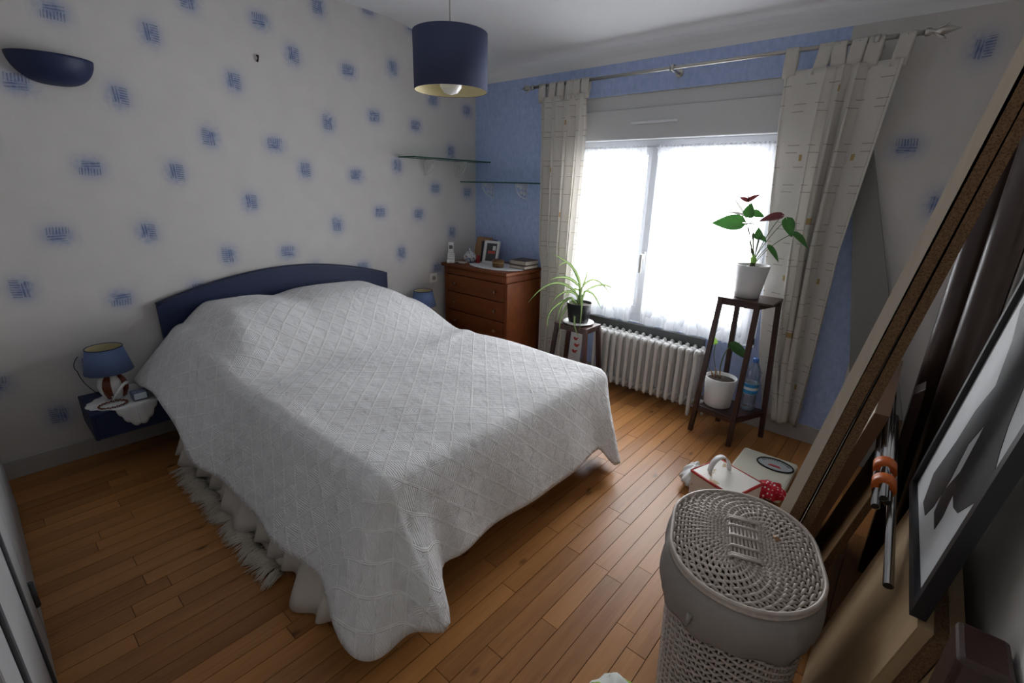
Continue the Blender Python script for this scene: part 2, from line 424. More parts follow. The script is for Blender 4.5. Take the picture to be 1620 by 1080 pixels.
M = dict(
    paper=make_wallpaper(), blue_paper=make_blue_paper(), quilt=make_quilt(), curtain=make_curtain(), net=make_net('white_sheer_net', .26, .44), net_dense=make_net('white_lace_hem', .55, .8),
    ceiling=plain('white_ceiling_paint', (.74, .75, .77), .9, .03, 6, spec=.2),
    base=plain('pale_grey_skirting_paint', (.40, .39, .38), .5, .05),
    backwall=plain('grey_beige_wall_paint', (.62, .60, .57), .85, .05, 8, spec=.2, bump=.0006),
    plaster=plain('off_white_wall_paint', (.80, .78, .75), .85, .05, 8, spec=.2, bump=.0006),
    pvc=plain('white_window_frame', (.74, .76, .80), .35, .03),
    boxp=plain('white_shutter_box', (.60, .61, .62), .5, .03),
    sill=plain('dark_grey_sill_shelf', (.075, .078, .08), .6, .1),
    rad=plain('pale_grey_radiator_enamel', (.60, .60, .59), .35, .06),
    plank=wood('varnished_oak_plank', (.185, .068, .017), (.56, .255, .080), 1, .36, 12, .05, .32, rnd=1, bump=.0008),
    gap=plain('dark_floor_base', (.03, .016, .009), .9),
    dresser=wood('reddish_cherry_wood', (.085, .020, .005), (.20, .055, .012), 0, .5, 9, .12, .3),
    darkwood=wood('dark_mahogany_stain', (.018, .007, .006), (.06, .022, .017), 2, .35, 10, .1),
    knob=plain('brown_wood_knob', (.12, .055, .025), .3),
    navy=plain('navy_blue_lacquer', (.004, .014, .062), .55, .08),
    navy_edge=plain('dark_navy_edge', (.008, .015, .05), .5),
    shade=plain('blue_lampshade_fabric', (.060, .072, .135), .85, .08, 120, bump=.0005, bscale=900, spec=.2),
    shade2=plain('grey_blue_lampshade_fabric', (.13, .19, .36), .85, .08, 120, spec=.2, transl=.1),
    shade_in=plain('cream_lampshade_lining', (.62, .55, .33), .8, .04),
    bulb=plain('frosted_bulb_glass', (.80, .80, .80), .3, .02),
    white=plain('white_ceramic', (.72, .72, .72), .25, .03),
    potwhite=plain('white_matte_pot', (.66, .65, .65), .45, .04),
    black=plain('black_plastic', (.008, .008, .010), .4, spec=.3),
    soil=plain('dark_soil', (.035, .022, .015), .95, .4, 120, bump=.004, bscale=200),
    steel=plain('brushed_steel', (.50, .49, .47), .3, .05, metal=1),
    chrome=plain('chrome_tube', (.45, .45, .46), .18, .05, metal=1),
    lace=plain('white_lace_cotton', (.72, .73, .74), .9, .12, 260, spec=.15, bump=.002, bscale=420),
    iron=plain('white_painted_iron', (.66, .66, .64), .5, .05),
    pane=clear('clear_window_glass', (1, 1, 1), .02),
    picture_glass=clear('clear_picture_glass', (1, 1, 1), .0, .0, .03),
    shelf_glass=clear('clear_shelf_glass', (.86, .95, .92), .06),
    glass_edge=plain('green_glass_edge', (.012, .075, .060), .15, .1),
    bottle=clear('clear_water_bottle', (.88, .93, .97), .10, .05),
    bottle_label=plain('blue_bottle_label', (.02, .24, .55), .4, .35, 50),
    label_white=plain('white_label_band', (.65, .75, .82), .4),
    capblue=plain('blue_bottle_cap', (.04, .14, .45), .4),
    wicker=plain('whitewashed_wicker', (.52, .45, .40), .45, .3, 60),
    wicker_in=plain('shaded_basket_inner', (.075, .058, .048), .9),  # shade inside the basket and under its lid, put into the colour
    liner=plain('grey_beige_liner_cotton', (.33, .305, .285), .95, .06, 40, spec=.1, bump=.001, bscale=700),
    pine=wood('pale_beech_laminate', (.50, .42, .33), (.66, .58, .48), 2, .45, 10, .05),
    chip=make_chip(),
    ply=wood('tan_plywood', (.30, .195, .095), (.43, .30, .165), 2, .55, 5, .25),
    brownboard=wood('brown_veneer_board', (.07, .034, .016), (.14, .07, .035), 2, .5, 8, .1),
    roll=plain('dark_brown_vinyl', (.045, .026, .020), .33, .12, 10),
    orange=plain('orange_tape', (.62, .13, .02), .4),
    frame_black=plain('black_picture_frame', (.008, .008, .012), .35),
    print_paper=plain('pale_grey_print', (.70, .72, .74), .5, .04),
    ink=plain('black_grey_ink', (.028, .030, .032), .5, .25, 30),
    greyboard=plain('grey_board', (.20, .20, .195), .7, .06),
    skirt=plain('cream_bed_valance_cotton', (.66, .62, .56), .9, .05, 20, spec=.15),
    rug=plain('cream_shaggy_rug', (.66, .60, .52), .95, .15, 90, spec=.1),
    matt=plain('white_mattress_ticking', (.6, .6, .6), .9),
    scale=plain('cream_enamel_scale', (.62, .60, .50), .4, .03),
    dial=plain('pale_grey_dial', (.40, .44, .46), .3),
    red=plain('red_plastic', (.42, .02, .02), .4),
    bag=make_bag(), dots=make_dots(), porcelain=make_porcelain(), scrap=make_scrap(),
    plastic=plain('white_plastic', (.70, .70, .70), .35, .03),
    screen=plain('dark_phone_screen', (.05, .055, .06), .3),
    tanbook=plain('tan_wood_box', (.36, .20, .10), .5, .15, 30),
    navybook=plain('dark_navy_cover', (.010, .014, .03), .45),
    redbook=plain('red_cover', (.25, .015, .02), .4),
    pages=plain('cream_book_pages', (.55, .48, .42), .8, .12, 200),
    brownbook=plain('brown_cover', (.10, .07, .06), .5),
    photo=plain('dark_photo_print', (.045, .045, .05), .35, .7, 45),
    photo_red=plain('red_photo_patch', (.45, .06, .04), .4, .2),
    tin=plain('gilt_brown_trinket_box', (.12, .06, .02), .3, .5, 90),
    gilt=plain('gilt_band', (.42, .27, .08), .35, .3, 90),
    amber=plain('red_brown_glazed_ceramic', (.14, .028, .010), .25, .55, 80),
    grey_blue=plain('grey_blue_plastic', (.10, .12, .20), .4),
    leaf=make_leaf('glossy_green_leaf', (.016, .062, .012), (.038, .125, .024)),
    leaf_light=make_leaf('light_green_leaf', (.18, .40, .06), (.30, .52, .10)),
    leaf_red=make_leaf('dark_red_spathe', (.055, .010, .012), (.10, .02, .02)),
    leaf_pale=make_leaf('pale_dry_leaf', (.45, .45, .40), (.6, .6, .55)),
    leaf_var=make_leaf('variegated_spider_leaf', (.09, .20, .04), (.46, .54, .26), True),
    stem=plain('green_brown_stem', (.10, .13, .05), .5),
    dark=plain('dark_hole', (.02, .015, .01), .8),
    door=plain('grey_white_door_paint', (.36, .365, .375), .5, .04),
    groove=plain('grey_door_groove', (.05, .053, .06), .6),
    cardpaper=plain('white_card', (.62, .63, .64), .6, .04),
)

# ------------------------------------------------------------------ room shell
XR, YB = 3.325, -3.175
COLZ = {0: .067, 1: .379, 2: .089, 3: .542, 4: .249, 5: .556, 6: .176, 7: .484, 8: .193, 9: .334, 10: .638, 11: .338, 12: .152, 13: .491, 14: .155, 15: .50, 16: .26, 17: .48}
COLROT = {9: 0, 15: 0, 3: 0, 14: 2, 8: 1, 2: 2, 13: 1, 7: 3, 1: 1, 12: 1, 6: 0, 0: 0, 11: 3, 5: 2, 10: 1, 4: 1, 16: 3, 17: 0}
def rot(u, v, k):
    if k == 0: return (u, v)
    if k == 2: return (-u, -v)
    if k == 1: return (v, -u)
    return (-v, u)
def motif_cells(mb, cols, s_lo, s_hi, z_lo, z_hi, P, place):
    # cells of .1767 x .64 m, each holding one motif at its centre, clipped to the wall piece
    for (s0, z0, k) in cols:
        a = max(s_lo, s0 - .08835); b = min(s_hi, s0 + .08835)
        if b <= a: continue
        for i in range(-2, 6):
            zc = z0 + i * P
            c = max(z_lo, zc - P / 2); d = min(z_hi, zc + P / 2)
            if d <= c: continue
            uv = [rot(a - s0, c - zc, k), rot(b - s0, c - zc, k), rot(b - s0, d - zc, k), rot(a - s0, d - zc, k)]
            mb.quad(place(a, c), place(b, c), place(b, d), place(a, d), uv)

# left wall (head of the bed)
mb = MB()
cols = [(.10 + .1767 * i, COLZ[i], COLROT[i]) for i in range(18)]
cols = [(s0, z0, k) for (s0, z0, k) in cols]
cols[0] = (.10, .067, 0)
motif_cells(mb, cols, 0, 3.175, 0, 2.6, .64, lambda s, z: (0, -s, z))
mb.quad((0, -3.175, 0), (0, -.10 - .1767 * 17.5, 0), (0, -.10 - .1767 * 17.5, 2.6), (0, -3.175, 2.6), [(.5, .5)] * 4)
mb.quad((0, 0, 0), (0, -.0117, 0), (0, -.0117, 2.6), (0, 0, 2.6), [(.5, .5)] * 4)
mb.m = 1; mb.box(-.16, -.002, YB - .1, .16, 0, 2.6)
struct(mb.build('wall_left', [M['paper'], M['plaster']], origin=(0, 0, 0)), 'cream wallpaper wall with blue stamped motifs behind the bed', 'wall')

# window wall
OX0, OX1, OZ0, OZ1 = .98, 2.42, .50, 1.99
mb = MB(); mb.m = 1
def wq(x0, x1, z0, z1): mb.quad((x0, 0, z0), (x1, 0, z0), (x1, 0, z1), (x0, 0, z1))
wq(0, OX0, 0, 2.6); wq(OX0, OX1, 0, OZ0); wq(OX0, OX1, OZ1, 2.6)
wq(OX1, 2.582, 0, 2.6); wq(2.582, 2.80, 0, 1.55); wq(2.80, 2.905, 0, 1.20)
mb.m = 0
rc = [(2.730, .50, 1), (2.9067, 1.635 - .64 * 2, 0), (3.0834, 1.376 - .64 * 2, 3), (3.2601, .22, 1)]
for zr, xa in (((1.55, 2.6), 2.582), ((1.20, 1.55), 2.80), ((0, 1.20), 2.905)):
    motif_cells(mb, rc, max(xa, 2.6417), 3.32, zr[0], zr[1], .64, lambda s, z: (s, 0, z))
    mb.quad((3.32, 0, zr[0]), (XR, 0, zr[0]), (XR, 0, zr[1]), (3.32, 0, zr[1]), [(.5, .5)] * 4)
mb.quad((2.582, 0, 1.55), (2.6417, 0, 1.55), (2.6417, 0, 2.6), (2.582, 0, 2.6), [(.5, .5)] * 4)
mb.m = 2
for b in ((-.16, OX0, 0, 2.6), (OX1, XR + .16, 0, 2.6), (OX0, OX1, 0, OZ0), (OX0, OX1, OZ1, 2.6)):
    mb.box(b[0], b[1], .002, .17, b[2], b[3])
struct(mb.build('wall_window', [M['paper'], M['blue_paper'], M['pvc']], origin=(0, 0, 0)), 'mottled blue wallpaper wall around the window', 'wall')
struct(MB().box(XR, XR + .12, YB - .1, .17, 0, 2.6).build('wall_right', M['plaster'], origin=(XR, 0, 0)), 'plain off white side wall behind the leaning boards', 'wall')
struct(MB().box(-.16, XR + .12, YB - .12, YB, 0, 2.6).build('wall_back', M['backwall'], origin=(0, YB, 0)), 'plain pale wall at the left edge of the room', 'wall')
# ceiling with sloping cove towards the window
prof = [(YB - .1, 2.47), (-1.05, 2.472), (-.85, 2.468), (-.72, 2.458), (-.62, 2.438), (-.075, 2.258), (-.045, 2.240), (-.02, 2.212), (0, 2.178), (.17, 2.178), (.17, 2.62), (YB - .1, 2.62)]
mb = MB(); mb.prism(prof, lambda p: (-.16, p[0], p[1]), lambda p: (XR + .12, p[0], p[1]))
struct(mb.build('ceiling', M['ceiling'], origin=(0, 0, 2.47)), 'white ceiling sloping down to the window wall', 'ceiling')

# floor of single planks
fl = MB().box(-.16, XR + .12, YB - .12, .17, -.14, -.014).build('floor', M['gap'], origin=(0, 0, 0))
struct(fl, 'varnished brown plank floor', 'floor')
PW = .0672; LENS = [.34, .46, .58, .70, .84, 1.0]
pmesh = {}
def plank_mesh(L, w=PW):
    key = (L, round(w, 4))
    if key not in pmesh:
        b = .0006; c = .0005
        o = MB().hexa([(c, c, -.013), (w-c, c, -.013), (w-c, L-c, -.013), (c, L-c, -.013), (c+b, c+b, 0), (w-c-b, c+b, 0), (w-c-b, L-c-b, 0), (c+b, L-c-b, 0)])
        n = len(o.v)
        me = bpy.data.meshes.new('plank'); me.from_pydata(o.v, [], o.f); me.materials.append(M['plank']); me.update()
        pmesh[key] = me
    return pmesh[key]
x = 2.51 - PW * 38; k = 0
rng = random.Random(11)
while x < XR:
    y = YB - rng.choice([.05, .15, .25, .35])
    w = PW
    while y < -.001:
        L = rng.choice(LENS)
        if y + L > -.18: L = -y
        L = round(L, 3)
        o = bpy.data.objects.new('plank', plank_mesh(L, w)); COL.objects.link(o)
        o.parent = fl; o.location = (x, y, rng.uniform(-.0005, .0003)); k += 1
        y += L
    x += PW

# skirting boards
struct(MB().box(0, .014, YB, 0, 0, .095).build('baseboard_left', M['base'], bevel=.003), 'grey skirting board below the patterned wall', 'baseboard')
struct(MB().box(0, XR, -.014, 0, 0, .105).build('baseboard_window', M['base'], bevel=.003), 'grey skirting board below the window wall', 'baseboard')

# door in the back wall, seen at a grazing angle
d = empty('door_1', (1.2, YB, 0), 'pale grey panelled doors at the left edge', 'door', kind='structure')
MB().box(.28, 2.25, YB + .001, YB + .006, .0, 2.10).build('door_frame', M['groove'], d)
for (a, b_) in ((.30, .806), (.826, 1.262), (1.284, 2.22)):
    MB().box(a, b_, YB + .0062, YB + .026, .012, 2.07).build('door_leaf', M['door'], d, bevel=.003)
for (a, z0, z1) in ((1.60, .12, .95), (2.05, .12, .95), (1.60, 1.08, 1.95), (2.05, 1.08, 1.95)):
    MB().box(a, a + .024, YB + .0262, YB + .033, z0, z1).build('moulding', M['groove'], d, bevel=.003)
for (z0, z1) in ((.12, .144), (.926, .95), (1.08, 1.104), (1.926, 1.95)):
    MB().box(1.6245, 2.0495, YB + .0262, YB + .033, z0, z1).build('moulding', M['groove'], d, bevel=.003)
for z0 in (.14, 1.80):
    MB().tube([(1.273, YB + .030, z0), (1.273, YB + .030, z0 + .09)], .008, 8).build('hinge', M['groove'], d)

# ------------------------------------------------------------------ window
w = empty('window_1', (1.70, .08, OZ0), 'white two leaf window with roller shutter box', 'window', kind='structure')
WT = 1.715
MB().box(OX0, OX1, .015, .16, 1.905, OZ1).build('lintel_board', M['boxp'], w, bevel=.003)
sb = MB().box(OX0, OX1, -.004, .16, WT, 1.903).build('shutter_box', M['boxp'], w, bevel=.006)
MB().box(1.449, 1.763, -.016, -.005, 1.808, 1.822).build('grip_strip', M['pvc'], sb, bevel=.003)
fr = MB()
fr.box(OX0, OX1, .05, .11, WT - .045, WT); fr.box(OX0, OX1, .05, .11, OZ0, OZ0 + .05)
fr.box(OX0, OX0 + .05, .05, .11, OZ0, WT); fr.box(OX1 - .05, OX1, .05, .11, OZ0, WT)
fr.build('window_frame', M['pvc'], w, bevel=.003)
for (a, b) in ((OX0 + .05, 1.625), (1.625, OX1 - .05)):
    c = MB(); z0, z1 = OZ0 + .05, WT - .045
    c.box(a, b, .04, .10, z0, z0 + .06); c.box(a, b, .04, .10, z1 - .05, z1)
    c.box(a, a + .055, .04, .10, z0 + .06, z1 - .05); c.box(b - .055, b, .04, .10, z0 + .06, z1 - .05)
    s_ = c.build('casement', M['pvc'], w, bevel=.003)
    MB().box(a + .055, b - .055, .068, .072, z0 + .06, z1 - .05).build('pane', M['pane'], s_)
MB().box(1.600, 1.650, .026, .042, OZ0 + .05, WT - .045).build('mullion_cover', M['pvc'], w, bevel=.004)
h = MB(); h.box(1.612, 1.638, .012, .026, .925, 1.00); h.box(1.617, 1.633, -.014, .012, .955, .985); h.box(1.615, 1.635, -.022, -.010, .855, .985)
h.build('handle', M['plastic'], w, bevel=.004)
# sill shelf above the radiator
o = MB().box(1.00, 2.135, -.034, 0, .428, .494).build('sill_shelf', M['sill'], bevel=.002)
tag(o, 'dark grey shelf board above the radiator', 'shelf')

# ------------------------------------------------------------------ net curtains
def net(x0, x1, z0, z1, y, nf, ph, label):
    def P(u, v):
        fl = .014 * math.sin(nf * 2 * PI * u + ph) + .006 * math.sin(nf * 4.7 * PI * u)
        flare = 1 + .9 * (1 - v)
        hem = .018 * abs(math.sin(nf * PI * u * 1.0 + ph)) * (1 - v)
        return (x0 + (x1 - x0) * u, y + fl * flare * .8, z0 + hem + (z1 - z0 - hem) * v)
    b = MB().grid(P, 120, 24)
    root = empty('net_curtain', ((x0 + x1) / 2, y, z0), label, 'net curtain', 'net curtains on the window')
    b.build('sheer_cloth', M['net'], root)
    h_ = MB().grid(lambda u, v: (x0 + (x1 - x0) * u, y - .012 + .012 * math.sin(nf * 6 * PI * u + ph), z1 - .045 + .06 * v), 140, 3)
    h_.build('gathered_heading', M['net'], root)
    hem = MB().grid(lambda u, v: (x0 + (x1 - x0) * u, y - .010 + .016 * math.sin(nf * 1.1 * PI * u + ph) , z0 + .004 + (.085 + .035 * math.sin(nf * 1.3 * PI * u + ph) + .015 * math.sin(nf * 2.9 * PI * u)) * v), 120, 4)
    hem.build('scalloped_hem', M['net_dense'], root)
    MB().tube([(x0 - .01, y, z1 + .004), (x1 + .01, y, z1 + .004)], .004, 8).build('curtain_wire', M['pvc'], root)
    return root
net(1.035, 1.585, .497, 1.66, -.012, 7, .4, 'sheer white net on the left window leaf')
net(1.660, 2.36, .497, 1.66, -.012, 9, 1.3, 'sheer white net on the right window leaf behind the tall plant')

# ------------------------------------------------------------------ curtain rod and curtains
RZ, RY = 2.082, -.105
rod = empty('curtain_rod', (1.8, RY, RZ), 'brushed metal curtain rod with spear finials above the window', 'curtain rod')
MB().tube([(.70, RY, RZ), (2.875, RY, RZ)], .0105, 12).build('pole', M['steel'], rod)
def lathe_x(prof, x, sgn, seg=14):
    b = MB(); n0 = 0; b.smooth = True
    for (r, t) in prof:
        for j in range(seg):
            a = 2 * PI * j / seg
            b.v.append((x + sgn * t, RY + r * math.cos(a), RZ + r * math.sin(a)))
    for i in range(len(prof) - 1):
        for j in range(seg):
            j2 = (j + 1) % seg
            b.face((i * seg + j, i * seg + j2, (i + 1) * seg + j2, (i + 1) * seg + j))
    return b
for x_, sg in ((2.872, 1), (.703, -1)):
    f = lathe_x([(.012, 0), (.016, .004), (.016, .018), (.010, .024), (.009, .034), (.016, .05), (.019, .062), (.015, .08), (.008, .10), (.001, .122)], x_, sg).build('finial', M['steel'], rod)
    for q in (0, 1, 2):
        a = 2 * PI * q / 3 + .5
        b = MB().tube([(x_ + sg * t, RY + r * math.cos(a), RZ + r * math.sin(a)) for (t, r) in ((.032, .006), (.048, .018), (.066, .026), (.078, .036))], [.005, .006, .005, .0015], 6)
        b.build('petal', M['steel'], f)
for x_ in (.765, 1.737, 2.705):
    b = MB().tube([(x_, -.001, RZ - .01), (x_, RY, RZ - .012)], .008, 8)
    b.tube([(x_ - .011, RY, RZ), (x_ + .011, RY, RZ)], .019, 14)
    b.tube([(x_, -.001, RZ - .01), (x_, -.008, RZ - .01)], .024, 14)
    b.build('wall_bracket', M['steel'], rod)

def curtain(label, xl, xr, zt, zb, folds, ph, tabs, amp, width, bunch=False):
    def P(u, v):   # v 0 bottom, 1 top
        z = zb + (zt - zb) * v
        a, b_ = xl(z), xr(z)
        f = 2 * PI * folds * (u + .03 * math.sin(5 * u + ph)) + ph
        if bunch: f = 2 * PI * (.9 * u + 2.35 * smooth(.34, .80, u)) + ph
        am = amp * (.55 + .45 * (1 - v)) * min(1, .45 + 4 * (1 - v))
        xx = a + (b_ - a) * u + .45 * am * math.sin(2 * f) * (1 if .03 < u < .97 else 0)
        return (xx, RY - .012 + am * math.sin(f) + .056 * (1 - v), z + (.01 * math.sin(f * .5) if v == 0 else 0))
    root = empty('curtain', ((xl(zb) + xr(zb)) / 2, RY, zb), label, 'curtain', 'cream tab top curtains')
    MB().grid(P, 140, 60, lambda u, v: (u * width, (zt - zb) * v)).build('cloth', M['curtain'], root, solid=.002)
    for (u, du) in tabs:
        x0 = P(u, 1)[0]; yb = P(u, 1)[1]
        hw = .030
        path = [(yb - .001, zt - .03), (RY - .016, zt + .02), (RY - .0145, RZ - .004), (RY - .011, RZ + .009), (RY, RZ + .0150), (RY + .011, RZ + .009), (RY + .0145, RZ - .004), (RY + .014, zt + .03), (yb + .006, zt - .03)]
        b = MB(); b.grid(lambda s, t: (x0 + (s - .5) * 2 * hw + du * smooth(zt - .03, RZ, path[round(t * 8)][1]), path[round(t * 8)][0] + .004 * math.sin(s * PI), path[round(t * 8)][1]), 6, 8, lambda s, t: (s * .06 + .2, t * .05 + .06))
        b.build('tab_loop', M['curtain'], root, solid=.002)
    return root
lerp = lambda pts: (lambda z: next((pts[i][1] + (pts[i+1][1] - pts[i][1]) * (z - pts[i][0]) / (pts[i+1][0] - pts[i][0]) for i in range(len(pts) - 1) if z <= pts[i+1][0]), pts[-1][1]))
curtain('cream printed curtain hanging left of the window above the dresser side', lerp([(.05, .812), (.80, .812), (.95, .775), (2.0, .775)]), lerp([(.05, 1.06), (.95, 1.115), (1.8, 1.165), (2.0, 1.155)]), 2.005, .06, 4.2, .6,
        [(.03, 0), (.24, .01), (.45, 0), (.62, .01), (.80, 0), (.965, 0)], .036, 1.15)
curtain('cream printed curtain gathered right of the window behind the tall plant stand', lerp([(.11, 2.565), (.5, 2.475), (1.32, 2.385), (1.75, 2.352), (2.0, 2.345)]), lerp([(.11, 2.735), (.5, 2.745), (1.12, 2.752), (2.0, 2.825)]), 1.99, .115, 3.7, 2.2,
        [(.05, 0), (.30, .015), (.47, -.01), (.60, .01), (.72, .01), (.95, .012)], .050, 1.25, True)

# ------------------------------------------------------------------ radiator
r = empty('radiator', (1.78, -.10, 0), 'pale grey cast iron column radiator under the window', 'radiator')
rm = None
NS = 15
for i in range(NS):
    xx = 1.405 + i * .0525
    if rm is None or i in (0, NS - 1):
        b = MB(); b.smooth = True
        zb_ = 0.0 if i in (0, NS - 1) else .062
        for yy in (-.062, -.0, .062):
            lo = zb_ if yy == -.062 or i not in (0, NS - 1) else .062
            b.tube([(0, yy, lo), (0, yy, lo + .012), (0, yy, .09), (0, yy, .40), (0, yy, .425), (0, yy * .93, .442), (0, yy * .86, .449)], [.008, .0125, .0135, .0135, .0155, .0135, .006], 10)
        b.tube([(0, -.066, .425), (0, .066, .425)], .0165, 10); b.tube([(0, -.062, .092), (0, .062, .092)], .0165, 10)
        b.tube([(-.0262, 0, .425), (.0262, 0, .425)], .017, 10); b.tube([(-.0262, 0, .092), (.0262, 0, .092)], .017, 10)
        o = b.build('section', M['rad'], r, local=True)
        if i not in (0, NS - 1): rm = o.data
    else:
        o = bpy.data.objects.new('section', rm); COL.objects.link(o); o.parent = r
    o.location = (xx - 1.78, 0, 0)
b = MB().tube([(2.166, -.10, .425), (2.185, -.10, .425)], .012, 10); b.tube([(2.185, -.10, .425), (2.20, -.10, .425)], .017, 6); b.build('air_valve', M['rad'], r)
b = MB().tube([(2.166, -.10, .092), (2.215, -.10, .092)], .010, 10); b.tube([(2.215, -.10, .092), (2.215, -.10, .005)], .009, 10); b.tube([(2.19, -.10, .092), (2.215, -.10, .092)], .018, 10); b.build('supply_pipe', M['rad'], r)

# ------------------------------------------------------------------ bed
BX0, BX1, BY0, BY1, BT = .06, 2.03, -2.42, -1.02, .53
bed = empty('bed', (1.0, -1.72, 0), 'double bed with navy blue arched headboard against the patterned wall', 'bed')
pts = [(-2.44, .10), (-1.0, .10), (-.985, .745)]
n_ = 20
for i in range(n_ + 1):
    t = i / n_; yy = -.985 - t * (2.437 - .985)
    pts.append((yy, .745 + .128 * math.sin(PI * t)) if 0 < t < 1 else ((-.988 if t == 0 else -2.437), .748))
pts = [(-2.435, .10), (-.99, .10)] + [(-.985 - (2.44 - .985) * i / 24, .746 + .128 * math.sin(PI * i / 24) ** .9) for i in range(25)]
mb = MB(); mb.prism(pts, lambda p: (.045, p[0], p[1]), lambda p: (.012, p[0], p[1]))
hb = mb.build('headboard', M['navy'], bed)
MB().tube([(.030, y_, z_ + .001) for (y_, z_) in pts[2:]], .0165, 6).build('headboard_edge', M['navy_edge'], hb)
MB().box(BX0 + .02, BX1 - .03, BY0 + .04, BY1 - .04, .08, .28).build('bed_base', M['skirt'], bed, bevel=.02)
MB().box(BX0 + .03, BX1 - .06, BY0 + .05, BY1 - .05, .285, BT - .035).build('mattress', M['matt'], bed, bevel=.05)
for x_ in (.18, 1.85):
    for y_ in (-2.25, -1.2):
        MB().tube([(x_, y_, 0), (x_, y_, .085)], [.022, .028], 12).build('leg', M['darkwood'], bed)
for y_ in (-2.05, -1.40):
    MB().lathe([(.001, -.085), (.55, -.07), (.85, -.04), (.98, 0), (.85, .05), (.55, .082), (.001, .095)], 28, (.33, y_, .585), .20, .30).build('pillow', M['matt'], bed)
# ruffled valance on the long side
path = []
def addside(p0, p1, nseg):
    for i in range(nseg):
        t = i / nseg; path.append((p0[0] + (p1[0] - p0[0]) * t, p0[1] + (p1[1] - p0[1]) * t))
addside((.35, BY0 + .01), (BX1 - .04, BY0 + .01), 150); path.append((BX1 - .04, BY0 + .01))
def val(u, v):
    i = min(len(path) - 1, int(round(u * (len(path) - 1)))); x_, y_ = path[i]
    nx, ny = 0, -1
    off = (.008 + .012 * (1 - v)) * math.sin(i * .52 + 1.4 * math.sin(i * .13)) + .010 * (1 - v) * math.sin(i * .21) + .150 * (1 - v) ** 1.2 * (.85 + .15 * math.sin(i * .11))
    return (x_ + nx * off, y_ + ny * off, .012 + .015 * math.sin(i * .23) * (1 - v) + .40 * v + .01)
MB().grid(val, len(path) - 1, 10).build('valance', M['skirt'], bed, solid=.002)

# bedspread
def ztop(x, y):
    s = smooth(.92, .42, x)
    e = smooth(-.98, -1.32, y) * smooth(-2.43, -2.20, y)
    dip = 1 - .10 * math.exp(-((y + 1.86) / .10) ** 2) - .05 * math.exp(-((y + 1.25) / .1) ** 2)
    hd = .88 + .12 * smooth(.05, .22, x)
    sag = -.012 * math.exp(-((x - .95) / .16) ** 2)
    rid = .012 * math.exp(-((x - 1.05 + .35 * (y + 1.2)) / .05) ** 2) * smooth(-1.9, -1.1, y)
    wr = .004 * math.sin(9 * x + 4 * y) + .003 * math.sin(14 * y - 5 * x)
    return BT + .012 + s * (.06 + .165 * e) * dip * hd + sag + rid + wr
R_ = .075
QX1, QY0, QY1 = BX1 - R_, BY0 + R_, BY1 - R_
mb = MB()
NX, NY = 90, 64
for_ = lambda u, v: (BX0 + .005 + (QX1 - BX0 - .005) * u, QY0 + (QY1 - QY0) * v)
mb.grid(lambda u, v: (*for_(u, v), ztop(*for_(u, v))), NX, NY, lambda u, v: for_(u, v))
per = []   # (qx,qy,angle)
for i in range(NX + 1): per.append((*for_(i / NX, 0), -PI / 2))
NC = 30
for i in range(1, NC): per.append((QX1, QY0, -PI / 2 + (PI / 2) * i / NC))
for j in range(NY + 1): per.append((*for_(1, j / NY), 0.0))
for i in range(1, NC): per.append((QX1, QY1, (PI / 2) * i / NC))
for i in range(NX, -1, -1): per.append((*for_(i / NX, 1), PI / 2))
s_acc = [0]
for i in range(1, len(per)):
    dd = math.hypot(per[i][0] - per[i-1][0], per[i][1] - per[i-1][1]) + .16 * abs(per[i][2] - per[i-1][2]); s_acc.append(s_acc[-1] + dd)
MSK = 22
SC0 = s_acc[NX]; SC1 = s_acc[NX + NC]
def skirt(u, v):
    i = int(round(u * (len(per) - 1))); qx, qy, a = per[i]; s = s_acc[i]
    cn = abs(math.sin(2 * a)) if a > -PI / 2 + .01 and a < PI / 2 - .01 and abs(a) > .01 else 0
    near = a < -.01; foot = abs(a) <= .8
    if a <= -PI / 2 + .001:      # near long side
        D = .400 - .03 * smooth(1.2, .2, qx) ; fl = math.radians(27 + 15 * smooth(1.5, .3, qx))
    elif a >= PI / 2 - .001: D = .37; fl = math.radians(10)
    elif abs(a) < .001: D = .395; fl = math.radians(17)
    else:
        D = .395; fl = math.radians((27 - 8 * smooth(-PI / 2, 0, a)) if a < 0 else 8)
    g1 = math.exp(-((s - SC0 - .5 * (SC1 - SC0)) / .085) ** 2); g2 = math.exp(-((s - SC1 - .01) / .055) ** 2)
    g3 = smooth(.27, .15, abs(s - .5 * (s_acc[NX + NC + NY] + s_acc[NX + 2 * NC + NY])))
    D += .115 * g1 + .075 * g2 + .13 * g3
    dd = v * D; th_m = PI / 2 - fl
    if dd < R_ * th_m:
        th = dd / R_; off = R_ * math.sin(th); dz = R_ * (1 - math.cos(th))
    else:
        e = dd - R_ * th_m
        off = R_ * math.sin(th_m) + e * math.sin(fl); dz = R_ * (1 - math.cos(th_m)) + e * math.cos(fl)
    w = smooth(.25, 1.0, v)
    wave = .010 * math.sin(s * 9.0 + .6) + .006 * math.sin(s * 17)
    wave += .055 * g1 + .105 * g2 - .02 * math.exp(-((s - SC1 - .12) / .05) ** 2)
    if cn and a > 0: wave += .016 * math.cos((a - .6) * 5.0) * min(1, cn * 1.6)
    off += wave * w
    x_, y_ = qx + math.cos(a) * off, qy + math.sin(a) * off
    if a <= -PI / 2 + .001: x_ = max(x_, .05)
    return (x_, y_, max(.03, ztop(qx, qy) - dz))
def skuv(u, v):
    i = int(round(u * (len(per) - 1))); qx, qy, a = per[i]
    D = .41
    return (qx + math.cos(a) * v * D, qy + math.sin(a) * v * D)
mb.grid(skirt, len(per) - 1, MSK, skuv)
o = mb.build('bedspread', M['quilt'], merge=True, solid=.006)
tag(o, 'white diamond quilted bedspread draped over the bed', 'bedspread')

